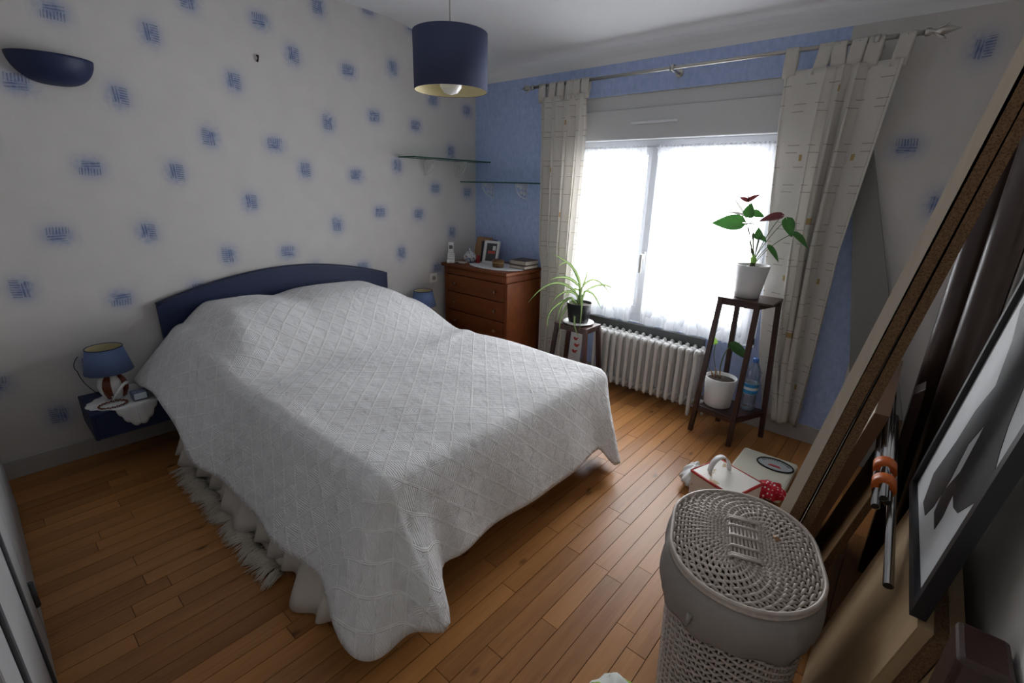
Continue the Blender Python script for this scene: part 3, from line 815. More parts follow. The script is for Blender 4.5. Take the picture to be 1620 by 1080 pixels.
# shaggy rug under the bed edge
rug = empty('rug', (1.0, -2.33, 0), 'cream shaggy fringed rug sticking out under the bed', 'rug')
def rugp(u, v): return (.52 + 1.02 * u, -2.525 + .30 * v, .003 + .010 * (1 if 0 < v < 1 else 0) + .006 * random.random())
MB().grid(rugp, 50, 12).build('pile', M['rug'], rug)
b = MB(); rr = random.Random(3)
for i in range(800):
    x_ = .52 + 1.04 * rr.random(); y_ = -2.545 + rr.uniform(-.008, .02); L = rr.uniform(.05, .085); dx = .03 * math.sin(x_ * 34) + rr.uniform(-.012, .012)
    b.tube([(x_, y_, .012), (x_ + dx * .4, y_ - L * .45, .014 + rr.random() * .008), (x_ + dx, y_ - L, .005)], [.0032, .0026, .0008], 4)
tag(b.build('fringe', M['rug'], rug), None, None, kind='stuff')

# ------------------------------------------------------------------ nightstands, table lamps and what lies there
def nightstand(y0, y1, label):
    t = empty('nightstand', (.155, (y0 + y1) / 2, .20), label, 'nightstand', 'navy wall mounted nightstands')
    MB().box(0.001, .315, y0, y1, .318, .335).build('top', M['navy'], t, bevel=.002)
    MB().box(0.001, .315, y0, y0 + .016, .20, .3178).build('side_panel', M['navy'], t, bevel=.002)
    MB().box(0.001, .315, y1 - .016, y1, .20, .3178).build('side_panel', M['navy'], t, bevel=.002)
    MB().box(0.001, .30, y0 + .0162, y1 - .0162, .20, .214).build('bottom', M['navy'], t)
    MB().box(.300, .317, y0 + .0162, y1 - .0162, .203, .3175).build('drawer_front', M['navy'], t, bevel=.002)
    return t
nightstand(-2.84, -2.47, 'navy blue wall nightstand left of the bed under the lace doily')
nightstand(-.95, -.58, 'navy blue wall nightstand between the bed and the dresser')
def doily(name, label, cx, cy, z, Rr, edge, nsc, sx=1.0, sy=1.0, hang=True):
    b = MB()
    def P(u, v):
        a = 2 * PI * u; r_ = Rr * (1 + .05 * abs(math.sin(nsc * a / 2)) + .16 * math.cos(4 * a)) * v
        X = cx + r_ * sx * math.cos(a); Y = cy + r_ * sy * math.sin(a)
        zz = z + .0015 * math.sin(14 * a) * v
        if hang and X > edge: return (edge + .004 + .003 * math.sin(12 * a), Y, zz - (X - edge))
        return (max(.004, X), Y, zz)
    b.grid(P, 160, 14)
    o = b.build(name, M['lace'], solid=.0016)
    return tag(o, label, 'doily')
doily('doily', 'white scalloped lace doily hanging over the left nightstand', .205, -2.662, .3372, .178, .318, 26, 1.05, .83)
def lamp(cx, cy, z, label, ceramic):
    t = empty('table_lamp', (cx, cy, z), label, 'table lamp', 'blue shade bedside lamps')
    if ceramic:
        body = MB().lathe([(.001, 0), (.040, .001), (.044, .012), (.058, .045), (.062, .075), (.054, .105), (.032, .128), (.016, .14), (.013, .155), (.001, .155)], 28, (cx, cy, z)).build('base', M['white'], t)
        for a0 in (-.55, .75, 2.6):
            b = MB()
            b.grid(lambda u, v: (cx + (.0035 + R0(v)) * math.cos(a0 + (u - .5) * .6), cy + (.0035 + R0(v)) * math.sin(a0 + (u - .5) * .6), z + .010 + .118 * v), 6, 12)
            b.build('glazed_band', M['amber'], body)
        b = MB().tube([(cx + .060, cy + .045, z + .085), (cx + .085, cy + .03, z + .088), (cx + .088, cy - .005, z + .05), (cx + .075, cy - .02, z + .018), (cx + .058, cy - .02, z + .03)], [.010, .007, .006, .005, .004], 8)
        b.build('curled_handle', M['white'], body)
    else:
        MB().lathe([(.001, 0), (.045, .001), (.045, .012), (.020, .03), (.014, .155), (.001, .155)], 20, (cx, cy, z)).build('base', M['white'], t)
    MB().tube([(cx, cy, z + .155), (cx, cy, z + .175)], .014, 12).build('socket', M['plastic'], t)
    MB().lathe([(.001, .172), (.012, .175), (.022, .195), (.026, .213), (.020, .232), (.001, .242)], 16, (cx, cy, z)).build('bulb', M['bulb'], t)
    sh = MB().lathe([(.098, .145), (.072, .268)], 36, (cx, cy, z))
    sh.f = sh.f[:-2]; sh.mi = sh.mi[:-2]; sh.sm = sh.sm[:-2]
    so = sh.build('shade', M['shade2'], t, solid=.002)
    li = MB().lathe([(.0965, .146), (.0705, .267)], 36, (cx, cy, z)); li.f = li.f[:-2]; li.mi = li.mi[:-2]; li.sm = li.sm[:-2]
    li.build('lining', M['shade_in'], so)
    MB().tube([(cx + .073 * math.cos(i * PI / 18), cy + .073 * math.sin(i * PI / 18), z + .268) for i in range(36)], .0022, 5, True).build('rim', M['navy_edge'], so)
    return t
def R0(v):
    P_ = [(0, .044), (.3, .0585), (.55, .0622), (.8, .0545), (1, .033)]
    for i in range(4):
        if v <= P_[i+1][0]:
            t = (v - P_[i][0]) / (P_[i+1][0] - P_[i][0]); return P_[i][1] + (P_[i+1][1] - P_[i][1]) * t
    return .03
lamp(.160, -2.712, .339, 'blue shade lamp with white and red brown ceramic base on the left nightstand', True)
lamp(.155, -.735, .3355, 'small blue shade lamp showing behind the bed beside the dresser', False)
# lamp cord
o = MB().tube(through((.07, -2.765, .345), (.03, -2.80, .40), (.012, -2.815, .46), 8) + through((.012, -2.815, .465), (.009, -2.822, .50), (.008, -2.80, .54), 6), .0018, 5).build('lamp_cord', M['black'])
tag(o, 'thin dark cord running up the wall behind the left lamp', 'cord')
# bead string on the doily
b = MB()
for i in range(38):
    a = 2 * PI * i / 38
    b.lathe([(.0005, -.0045), (.0035, -.0025), (.0045, 0), (.0035, .0025), (.0005, .0045)], 8, (.262 + .042 * math.cos(a), -2.742 + .055 * math.sin(a), .3435 + .002 * (i % 2)))
o = b.build('bead_string', M['amber']); tag(o, 'string of red brown beads on the doily before the lamp', 'beads')
# little clock
t = empty('alarm_clock', (.26, -2.635, .339), 'small grey blue clock beside the lamp at the bedspread edge', 'clock')
MB().box(.235, .290, -2.668, -2.602, .3392, .385).build('case', M['grey_blue'], t, bevel=.008)
MB().box(.2905, .293, -2.660, -2.610, .348, .378).build('face', M['label_white'], t)

# ------------------------------------------------------------------ wall sconce
t = empty('wall_sconce', (.06, -2.62, 1.78), 'dark blue half bowl wall light near the upper left', 'wall lamp')
b = MB()
def bowl(u, v):
    a = -PI / 2 + PI * u; ph = v * PI / 2
    r_ = math.cos(ph) ** .75 if v < 1 else 0
    return (.004 + .125 * math.cos(a) * r_, -2.622 + .145 * math.sin(a) * r_, 1.893 - .112 * math.sin(ph) ** 1.1)
b.grid(bowl, 36, 14); b.build('bowl', M['navy'], t, solid=.004)
MB().box(.001, .012, -2.68, -2.56, 1.80, 1.875).build('back_plate', M['navy'], t)
# old wall fixing
o = MB().tube([(.001, -1.728, 2.068), (.012, -1.728, 2.066), (.014, -1.730, 2.05), (.004, -1.732, 2.038)], [.006, .006, .004, .006], 7).build('wall_hook', M['dark'])
tag(o, 'tiny dark hook in the patterned wall above the bed', 'hook')
# socket plate
t = empty('wall_socket', (.006, -.505, .62), 'pale socket plate on the wall beside the dresser', 'socket')
MB().box(.001, .010, -.545, -.465, .615, .695).build('plate', M['plaster'], t, bevel=.003)
MB().lathe([(.001, 0), (.018, 0), (.018, .006), (.001, .006)], 16, (0, 0, 0)).build('recess', M['base'], t, local=True).rotation_euler = (0, PI / 2, 0)
t.children[-1].location = (.005, 0, .035)

# ------------------------------------------------------------------ glass shelves
def scroll(o_, dirv, sgn):
    # filigree bracket in the plane of dirv (horizontal) and z; o_ is the inner top corner at the wall
    D = Vector(dirv); O = Vector(o_); b = MB()
    pt = lambda p: O + D * p[0] + Vector((0, 0, p[1]))
    b.tube([pt((0, 0)), pt((0, -.11))], .0028, 6); b.tube([pt((0, -.002)), pt((.135, -.002))], .0028, 6)
    b.tube([pt((.135 * math.cos(a), -.11 * math.sin(a) - .0)) for a in [PI / 2 * i / 12 for i in range(13)]], .0028, 6)
    for (cx, cy, r_) in ((.034, -.032, .024), (.076, -.028, .020), (.030, -.074, .017), (.104, -.018, .012), (.066, -.066, .014)):
        b.tube([pt((cx + r_ * (1 - .75 * i / 26) * math.cos(i * .42), cy + r_ * (1 - .75 * i / 26) * math.sin(i * .42))) for i in range(27)], .0021, 5)
    return b
def glass_shelf(label, x0, x1, y0, y1, z, br):
    t = empty('glass_shelf', ((x0 + x1) / 2, (y0 + y1) / 2, z - .11), label, 'glass shelf', 'corner glass shelves')
    g = MB(); g.box(x0, x1, y0, y1, z, z + .008)
    g.mi = [0, 0, 1, 1, 1, 1]
    g.build('glass_panel', [M['shelf_glass'], M['glass_edge']], t)
    for (o_, d_) in br: scroll(o_, d_, 1).build('filigree_bracket', M['iron'], t)
    return t
glass_shelf('clear glass shelf on the patterned wall near the corner, the higher one', .002, .19, -.80, -.012, 1.585, [((.004, -.56, 1.582), (1, 0, 0)), ((.004, -.24, 1.582), (1, 0, 0))])
glass_shelf('clear glass shelf on the blue wall near the curtain, the lower one', .012, .752, -.195, -.003, 1.426, [((.22, -.004, 1.423), (0, -1, 0)), ((.58, -.004, 1.423), (0, -1, 0))])

# ------------------------------------------------------------------ pendant lamp
px_, py_, pz_ = 1.431, -1.557, 1.884
t = empty('pendant_lamp', (px_, py_, pz_ - .115), 'blue drum shade pendant lamp hanging from the ceiling', 'pendant lamp')
MB().tube([(px_, py_, 2.468), (px_, py_, pz_ + .02)], .0028, 6).build('cord', M['base'], t)
MB().lathe([(.001, 0), (.045, 0), (.04, -.02), (.012, -.035), (.001, -.035)], 24, (px_, py_, 2.470)).build('ceiling_rose', M['plastic'], t)
sh = MB().lathe([(.152, -.106), (.152, .106)], 56, (px_, py_, pz_)); sh.f = sh.f[:-2]; sh.mi = sh.mi[:-2]; sh.sm = sh.sm[:-2]
so = sh.build('shade', M['shade'], t, solid=.0016)
li = MB().lathe([(.1505, -.105), (.1505, .105)], 56, (px_, py_, pz_)); li.f = li.f[:-2]; li.mi = li.mi[:-2]; li.sm = li.sm[:-2]
li.build('lining', M['shade_in'], so)
b = MB()
for i in range(3):
    a = i * 2 * PI / 3 + .3; b.tube([(px_, py_, pz_ + .07), (px_ + .150 * math.cos(a), py_ + .150 * math.sin(a), pz_ + .100)], .0018, 5)
b.build('spider_frame', M['steel'], so)
MB().tube([(px_, py_, pz_ + .075), (px_, py_, pz_ + .005)], .018, 16).build('socket', M['plastic'], t)
MB().lathe([(.014, .012), (.018, 0), (.035, -.03), (.047, -.062), (.044, -.092), (.028, -.112), (.001, -.120)], 24, (px_, py_, pz_)).build('bulb', M['bulb'], t)

# ------------------------------------------------------------------ dresser
t = empty('dresser', (.43, -.24, 0), 'reddish brown wooden chest of drawers in the corner', 'dresser')
DX0, DX1, DY0, DY1, DZ = .075, .785, -.452, -.03, .79
MB().box(DX0 - .012, DX1 + .012, DY0 - .018, DY1 + .005, DZ - .026, DZ).build('top', M['dresser'], t, bevel=.007)
MB().box(DX0 + .004, DX1 - .004, DY0 + .004, DY1, DZ - .085, DZ - .027).build('frieze', M['dresser'], t, bevel=.01)
MB().box(DX0, DX0 + .03, DY0 + .012, DY1, .07, DZ - .086).build('side_panel', M['dresser'], t, bevel=.003)
MB().box(DX1 - .03, DX1, DY0 + .012, DY1, .07, DZ - .086).build('side_panel', M['dresser'], t, bevel=.003)
MB().box(DX0 + .03, DX1 - .03, DY0 + .04, DY1, .07, DZ - .086).build('carcass', M['dresser'], t)
MB().box(DX0 - .006, DX1 + .006, DY0 + .006, DY1, 0, .069).build('plinth', M['dresser'], t, bevel=.006)
for (z0, z1) in ((.560, .700), (.402, .553), (.242, .395), (.08, .235)):
    dr = MB().box(DX0 + .034, DX1 - .034, DY0 + .014, DY0 + .039, z0, z1).build('drawer', M['dresser'], t, bevel=.004)
    for kx in (DX0 + .135, DX1 - .125):
        k = MB()
        k.smooth = True
        for i, (r_, dy) in enumerate(((.006, 0), (.007, -.008), (.014, -.014), (.015, -.020), (.010, -.027), (.001, -.029))):
            for j in range(12): k.v.append((kx + r_ * math.cos(j * PI / 6), DY0 + .014 + dy, (z0 + z1) / 2 + r_ * math.sin(j * PI / 6)))
            if i:
                for j in range(12): k.face(((i-1)*12 + j, (i-1)*12 + (j+1) % 12, i*12 + (j+1) % 12, i*12 + j))
        k.build('knob', M['knob'], dr)
# on the dresser
_before = set(bpy.data.objects)
b = MB()
def dl(u, v):
    a = 2 * PI * u; r_ = (1 + .03 * abs(math.sin(17 * a))) * v
    return (.55 + .26 * r_ * math.cos(a), -.305 + .155 * r_ * math.sin(a), DZ + .0015)
b.grid(dl, 170, 6); o = b.build('lace_runner', M['lace'], solid=.0014); tag(o, 'white lace runner on top of the dresser', 'doily')
t = empty('cordless_phone', (.165, -.45, DZ), 'white cordless phone standing in its charger on the dresser', 'phone')
b = MB().prism([(-.04, 0), (.035, 0), (.03, .028), (.0, .034), (-.03, .075), (-.04, .075)], lambda p: (.135, -.455 - p[0] * .8, DZ + .0005 + p[1]), lambda p: (.197, -.455 - p[0] * .8, DZ + .0005 + p[1])); b.build('charger', M['plastic'], t, bevel=.004)
b = MB().hexa([(.146, -.478, DZ + .036), (.188, -.478, DZ + .036), (.188, -.456, DZ + .036), (.146, -.456, DZ + .036), (.144, -.448, DZ + .165), (.190, -.448, DZ + .165), (.190, -.426, DZ + .165), (.144, -.426, DZ + .165)])
hs = b.build('handset', M['plastic'], t, bevel=.006)
b = MB().hexa([(.152, -.4608, DZ + .112), (.182, -.4608, DZ + .112), (.182, -.458, DZ + .112), (.152, -.458, DZ + .112), (.152, -.4538, DZ + .142), (.182, -.4538, DZ + .142), (.182, -.451, DZ + .142), (.152, -.451, DZ + .142)]); b.build('screen', M['screen'], hs)
b = MB()
for r_ in range(4):
    for c_ in range(3):
        zz = DZ + .052 + r_ * .014; yy = -.478 + (zz - DZ - .036) * .2326 - .0025
        b.box(.1525 + c_ * .011, .1595 + c_ * .011, yy, yy + .003, zz, zz + .007)
b.build('keypad', M['base'], hs)
def upright(name, label, cat, mats, x0, x1, yb, depth, h, lean, rz=0):
    # a flat thing standing on its lower edge, leaning back
    b = MB().hexa([(x0, yb, DZ + .003), (x1, yb, DZ + .003), (x1, yb + depth, DZ + .003), (x0, yb + depth, DZ + .003), (x0, yb + lean, DZ + .003 + h), (x1, yb + lean, DZ + .003 + h), (x1, yb + depth + lean, DZ + .003 + h), (x0, yb + depth + lean, DZ + .003 + h)])
    return b
o = upright('', '', '', None, .125, .285, -.155, .035, .185, .05).build('wooden_board', M['tanbook'], bevel=.003); tag(o, 'tan wooden board leaning in the corner on the dresser', 'board')
o = upright('', '', '', None, .292, .335, -.235, .15, .170, .02).build('binder', M['navybook'], bevel=.003); tag(o, 'dark navy book standing upright beside the framed photo', 'book')
t = empty('photo_frame', (.40, -.23, DZ), 'white photo frame with a dark picture on the dresser', 'photo frame')
upright('', '', '', None, .338, .478, -.255, .022, .178, .05).build('frame', M['plastic'], t, bevel=.002)
def onphoto(x0, x1, z0, z1, off): 
    f_ = lambda z: -.255 + .05 * (z - .0) / .178
    return MB().hexa([(x0, f_(z0) - off, DZ + .003 + z0), (x1, f_(z0) - off, DZ + .003 + z0), (x1, f_(z0) + .001, DZ + .003 + z0), (x0, f_(z0) + .001, DZ + .003 + z0), (x0, f_(z1) - off, DZ + .003 + z1), (x1, f_(z1) - off, DZ + .003 + z1), (x1, f_(z1) + .001, DZ + .003 + z1), (x0, f_(z1) + .001, DZ + .003 + z1)])
ph_ = onphoto(.366, .460, .018, .160, .0015).build('picture', M['photo'], t)
onphoto(.385, .450, .078, .100, .0025).build('red_patch', M['photo_red'], ph_)
onphoto(.425, .452, .105, .140, .0025).build('white_patch', M['plastic'], ph_)
o = MB().box(.318, .352, -.318, -.295, DZ + .0035, DZ + .065).build('red_booklet', M['redbook'], bevel=.002); tag(o, 'small red booklet between the jar and the photo frame', 'booklet')
t = empty('porcelain_pot', (.275, -.335, DZ), 'blue and white painted porcelain pot with lid on the dresser', 'pot')
MB().lathe([(.001, .002), (.030, .002), (.032, .008), (.055, .032), (.058, .050), (.048, .070), (.034, .078), (.001, .078)], 24, (.275, -.335, DZ)).build('body', M['porcelain'], t)
ld = MB().lathe([(.038, .0785), (.036, .085), (.020, .096), (.006, .101), (.006, .106), (.010, .113), (.001, .119)], 20, (.275, -.335, DZ)).build('lid', M['porcelain'], t)
MB().tube([(.326, -.352, DZ + .035), (.345, -.362, DZ + .055), (.355, -.368, DZ + .072)], [.010, .008, .006], 8).build('spout', M['porcelain'], t)
o = MB().hexa([(.175, -.425, DZ + .0005), (.285, -.415, DZ + .0005), (.275, -.365, DZ + .0005), (.175, -.365, DZ + .0005), (.175, -.425, DZ + .008), (.285, -.415, DZ + .008), (.275, -.365, DZ + .010), (.175, -.365, DZ + .010)]).build('notepad', M['pages'], bevel=.001); tag(o, 'small stack of pale papers beside the phone', 'paper')
o = MB().tube([(.225, -.442, DZ + .008), (.265, -.450, DZ + .012), (.285, -.462, DZ + .010), (.30, -.455, DZ + .006)], .006, 6).build('key_ring', M['chrome']); tag(o, 'small bunch of dark keys at the front of the dresser', 'keys')
t = empty('trinket_box', (.592, -.335, DZ), 'small round gilt brown trinket box on the lace runner', 'box')
MB().lathe([(.001, .003), (.046, .003), (.050, .010), (.050, .040), (.001, .040)], 28, (.592, -.335, DZ), 1, .82).build('body', M['tin'], t)
MB().lathe([(.052, .0405), (.053, .048), (.050, .058), (.030, .066), (.001, .068)], 28, (.592, -.335, DZ), 1, .82).build('lid', M['tin'], t)
MB().lathe([(.0505, .036), (.0535, .038), (.0535, .043), (.0505, .045)], 28, (.592, -.335, DZ), 1, .82, True).build('gilt_band', M['gilt'], t)
def book(z, h, x0, x1, y0, y1, cover, label, cat='book'):
    t = empty('book', ((x0 + x1) / 2, (y0 + y1) / 2, z), label, cat, 'books lying on the dresser')
    MB().box(x0 + .004, x1 - .004, y0 + .004, y1 - .002, z + .003, z + h - .003).build('page_block', M['pages'], t)
    MB().box(x0, x1, y0, y1, z, z + .0028).build('cover', cover, t); MB().box(x0, x1, y0, y1, z + h - .0028, z + h).build('cover', cover, t)
book(DZ + .0032, .026, .665, .825, -.285, -.12, M['brownbook'], 'lower book lying flat at the right end of the dresser')
book(DZ + .0297, .034, .645, .815, -.26, -.10, M['brownbook'], 'upper thicker book lying flat at the right end of the dresser')

for o in set(bpy.data.objects) - _before:
    if o.parent is None: o.location.x -= .035; o.location.y += .035
for o in bpy.data.objects:
    if o.parent is None and o.name == 'cordless_phone': o.rotation_euler.z = math.radians(42)
    if o.parent is None and o.name == 'photo_frame': o.rotation_euler.z = math.radians(14)
# ------------------------------------------------------------------ plant stands
def stand(label, top, floor, zt, shelf_z, fshelf, group):
    cx = sum(p[0] for p in floor) / 4; cy = sum(p[1] for p in floor) / 4
    t = empty('plant_stand', (cx, cy, 0), label, 'plant stand', group)
    hw = .0135
    for (a, b_) in zip(floor, top):
        MB().hexa([(a[0]-hw, a[1]-hw, 0), (a[0]+hw, a[1]-hw, 0), (a[0]+hw, a[1]+hw, 0), (a[0]-hw, a[1]+hw, 0), (b_[0]-hw, b_[1]-hw, zt-.012), (b_[0]+hw, b_[1]-hw, zt-.012), (b_[0]+hw, b_[1]+hw, zt-.012), (b_[0]-hw, b_[1]+hw, zt-.012)]).build('leg', M['darkwood'], t, bevel=.002)
    x0 = min(p[0] for p in top) - .016; x1 = max(p[0] for p in top) + .016; y0 = min(p[1] for p in top) - .016; y1 = max(p[1] for p in top) + .016
    MB().box(x0, x1, y0, y1, zt - .012, zt).build('top_board', M['darkwood'], t, bevel=.002)
    for (i, j) in ((0, 1), (1, 2), (2, 3), (3, 0)):
        a, b_ = Vector((*top[i], zt - .027)), Vector((*top[j], zt - .027)); dv = (b_ - a).normalized(); n = Vector((-dv.y, dv.x, 0)) * .008; up = Vector((0, 0, .0145))
        MB().hexa([a - n - up, b_ - n - up, b_ + n - up, a + n - up, a - n + up, b_ - n + up, b_ + n + up, a + n + up]).build('apron', M['darkwood'], t)
    if shelf_z:
        f = shelf_z / zt; sp = [(a[0] + (b_[0] - a[0]) * f, a[1] + (b_[1] - a[1]) * f) for a, b_ in zip(floor, top)]
        q = 1.0
        MB().prism([(cx + (p[0] - cx) * q, cy + (p[1] - cy) * q) for p in sp], lambda p: (p[0], p[1], shelf_z - .016), lambda p: (p[0], p[1], shelf_z)).build('lower_shelf', M['darkwood'], t, bevel=.002)
        for (i, j) in ((0, 1), (1, 2), (2, 3), (3, 0)):
            a, b_ = Vector((*sp[i], shelf_z - .020)), Vector((*sp[j], shelf_z - .020)); dv = (b_ - a).normalized(); n = Vector((-dv.y, dv.x, 0)) * .007; up = Vector((0, 0, .013))
            MB().hexa([a - n - up, b_ - n - up, b_ + n - up, a + n - up, a - n + up, b_ - n + up, b_ + n + up, a + n + up]).build('rail', M['darkwood'], t)
    return t
stand('tall dark wooden plant stand holding the anthurium before the right curtain', [(2.283, -.33), (2.475, -.33), (2.535, -.14), (2.325, -.14)], [(2.232, -.335), (2.472, -.378), (2.582, -.125), (2.318, -.095)], .850, .175, 1, 'dark plant stands')
stand('low dark wooden plant stand holding the spider plant left of the radiator', [(1.215, -.38), (1.452, -.38), (1.452, -.215), (1.215, -.215)], [(1.175, -.42), (1.495, -.42), (1.495, -.202), (1.175, -.202)], .492, .16, 1, 'dark plant stands')

def leaf_mesh(base, tip, width, up, curl=.2, n=10, heart=True):
    base, tip = Vector(base), Vector(tip); d_ = tip - base; L = d_.length; d_.normalize()
    side = d_.cross(Vector(up)).normalized(); nor = side.cross(d_).normalized()
    def P(u, v):
        t = v
        if heart: wv = width * (math.sin(PI * min(1, t ** .62 * .985 + .01)) ** .8) * (1 - .25 * t)
        else: wv = width * math.sin(PI * (t * .96 + .02)) ** .7
        sx = (u - .5) * 2
        back = -.14 * L * (abs(sx) ** 1.5) * max(0, 1 - t * 3) if heart else 0
        return base + d_ * (L * t + back) + side * (wv * sx) + nor * (curl * wv * (sx * sx) - .22 * L * t * t * curl * 2)
    return MB().grid(P, 8, n, lambda u, v: (u, v))
def pot(label, cx, cy, z, rb, rt, h, mt, name='flower_pot', shapex=0):
    t = empty(name, (cx, cy, z), label, 'flower pot')
    prof_ = [(.001, 0), (rb, 0), (rb + .003, .004), (rt, h), (rt - .006, h), (rt - .009, h - .02), (.001, h - .02)]
    b = MB().lathe(prof_, 36, (cx, cy, z))
    if shapex:
        b.v = [(v[0] + shapex * (v[2] - z) / h * (1 if v[0] > cx else .0), v[1], v[2]) for v in b.v]
    b.build('pot', mt, t)
    MB().lathe([(.001, h - .0195), (rt - .0095, h - .0195), (rt * .6, h - .012), (.001, h - .008)], 24, (cx + shapex * .4, cy, z)).build('soil', M['soil'], t)
    return t
# anthurium
cx, cy = 2.387, -.235
pot('tapered white pot on top of the tall plant stand', cx, cy, .8505, .061, .080, .180, M['potwhite'], shapex=.012)
t = empty('anthurium', (cx + .005, cy, 1.022), 'anthurium with green leaves and dark red flowers in the tall white pot', 'plant')
B0 = (cx + .004, cy, 1.022)
AL = [((2.303, -.25, 1.248), (2.160, -.30, 1.243), .047, (.25, -1, .35), 'leaf'), ((2.326, -.24, 1.282), (2.333, -.26, 1.352), .034, (0, -1, .3), 'leaf'), ((2.333, -.20, 1.300), (2.389, -.17, 1.285), .026, (.1, -.9, .6), 'leaf'),
      ((2.309, -.235, 1.362), (2.365, -.24, 1.400), .016, (.3, -.8, .7), 'leaf_red'), ((2.309, -.235, 1.362), (2.266, -.25, 1.381), .014, (-.3, -.8, .6), 'leaf_red'), ((2.285, -.20, 1.300), (2.214, -.20, 1.392), .009, (.6, -.7, .5), 'leaf_pale'), ((2.30, -.27, 1.292), (2.222, -.29, 1.308), .014, (0, -.5, .8), 'leaf_pale'),
      ((2.488, -.25, 1.294), (2.390, -.28, 1.270), .030, (-.2, -.8, .7), 'leaf_red'), ((2.512, -.24, 1.278), (2.556, -.26, 1.196), .032, (.4, -1, .3), 'leaf'), ((2.556, -.23, 1.212), (2.640, -.27, 1.154), .024, (.5, -.6, .7), 'leaf'),
      ((2.399, -.25, 1.173), (2.393, -.27, 1.228), .024, (.1, -1, .2), 'leaf'), ((2.402, -.24, 1.181), (2.440, -.25, 1.160), .018, (.1, -.6, .8), 'leaf'), ((2.456, -.25, 1.137), (2.527, -.29, 1.072), .019, (.5, -.6, .6), 'leaf'), ((2.345, -.22, 1.244), (2.288, -.23, 1.236), .013, (0, -.4, 1), 'leaf_pale')]
for (a, b_, w_, up, mk) in AL:
    lf = leaf_mesh(a, b_, w_, up, .25).build('leaf' if mk in ('leaf', 'leaf_pale') else 'flower_spathe', M[mk], t)
    mid = (B0[0] + (a[0] - B0[0]) * .42, B0[1] + (a[1] - B0[1]) * .3, B0[2] + (a[2] - B0[2]) * .58)
    MB().tube(through((B0[0] + random.uniform(-.012, .012), B0[1] + random.uniform(-.012, .012), B0[2]), mid, a, 10), .0022, 6).build('stalk', M['stem'], t)
MB().tube([(2.309, -.235, 1.362), (2.313, -.245, 1.40)], [.004, .002], 7).build('flower_spike', M['leaf_red'], t)
leaf_mesh((2.397, -.25, 1.045), (2.392, -.26, 1.088), .017, (0, -1, .1), .2).build('young_leaf', M['leaf_light'], t)
# smaller pot
pot('small white pot on the lower shelf of the tall plant stand', 2.333, -.240, .1755, .072, .090, .178, M['potwhite'])
t = empty('young_plant', (2.325, -.235, .335), 'young plant with few leaves in the small white pot', 'plant')
MB().tube(through((2.322, -.23, .333), (2.316, -.22, .46), (2.349, -.20, .551), 10), .0035, 6).build('stalk', M['stem'], t)
leaf_mesh((2.347, -.20, .553), (2.462, -.22, .492), .034, (.3, -.7, .6), .25).build('leaf', M['leaf'], t)
leaf_mesh((2.262, -.215, .540), (2.236, -.225, .588), .017, (.2, -1, .2), .2).build('leaf', M['leaf_light'], t)
MB().tube(through((2.318, -.23, .333), (2.27, -.22, .44), (2.262, -.215, .542), 8), .002, 5).build('stalk', M['stem'], t)
leaf_mesh((2.247, -.25, .395), (2.234, -.26, .428), .010, (0, -1, .2), .2).build('leaf', M['leaf'], t)
MB().tube(through((2.315, -.235, .333), (2.27, -.245, .372), (2.247, -.25, .396), 6), .0018, 5).build('stalk', M['stem'], t)
for (dx, hh) in ((-.022, .05), (-.008, .075), (.012, .06)): MB().tube([(2.310 + dx, -.245, .333), (2.306 + dx * 1.6, -.250, .333 + hh)], [.006, .002], 6).build('dry_stub', M['tanbook'], t)
# water bottle
bx, by, bz = 2.487, -.178, .1755
t = empty('water_bottle', (bx, by, bz), 'clear plastic water bottle with blue label on the lower shelf', 'bottle')
pr = [(.001, .004), (.030, 0), (.039, .006), (.0405, .02)]
for i in range(12): pr.append((.0405 if i % 2 else .0385, .03 + i * .0165))
pr += [(.040, .235), (.032, .262), (.020, .285), (.0145, .296), (.0135, .305), (.001, .305)]
MB().lathe(pr, 28, (bx, by, bz)).build('bottle_body', M['bottle'], t)
MB().lathe([(.041, .105), (.0415, .107), (.0415, .168), (.041, .170)], 28, (bx, by, bz), 1, 1, True).build('label_band', M['label_white'], t)
for (a, b_) in ((.108, .130), (.148, .168)): MB().lathe([(.0417, a), (.0421, a + .001), (.0421, b_), (.0417, b_ + .001)], 28, (bx, by, bz), 1, 1, True).build('label_stripe', M['bottle_label'], t)
MB().lathe([(.0155, .2955), (.0160, .297), (.0160, .316), (.014, .319), (.001, .319)], 20, (bx, by, bz)).build('cap', M['capblue'], t)
# spider plant
cx, cy = 1.338, -.297
pot('black pot with the spider plant on the low stand', cx, cy, .508, .068, .090, .135, M['black'])
o = MB().lathe([(.001, 0), (.085, 0), (.108, .012), (.110, .014), (.106, .0148), (.083, .006), (.001, .006)], 36, (cx, cy, .4925)).build('saucer', M['white']); tag(o, 'white saucer under the black pot', 'saucer')
t = empty('spider_plant', (cx, cy, .625), 'spider plant with long arching striped leaves in the black pot', 'plant')
SP = [[(1.333, .725), (1.258, .87), (1.05, .952)], [(1.324, .701), (1.13, .753), (.917, .57)], [(1.31, .676), (1.179, .686), (1.033, .542)], [(1.289, .673), (1.143, .553), (1.159, .412)], [(1.274, .67), (1.234, .617), (1.22, .506)], [(1.321, .745), (1.183, .792), (1.016, .745)], [(1.338, .726), (1.466, .82), (1.624, .686)], [(1.374, .731), (1.494, .785), (1.585, .74)], [(1.36, .707), (1.406, .657), (1.422, .478)], [(1.344, .659), (1.365, .526), (1.436, .439)], [(1.291, .65), (1.256, .542), (1.275, .441)], [(1.346, .749), (1.361, .818), (1.371, .884)], [(1.327, .733), (1.203, .885), (1.079, .851)], [(1.35, .72), (1.40, .70), (1.45, .60)], [(1.32, .72), (1.22, .70), (1.13, .62)]]
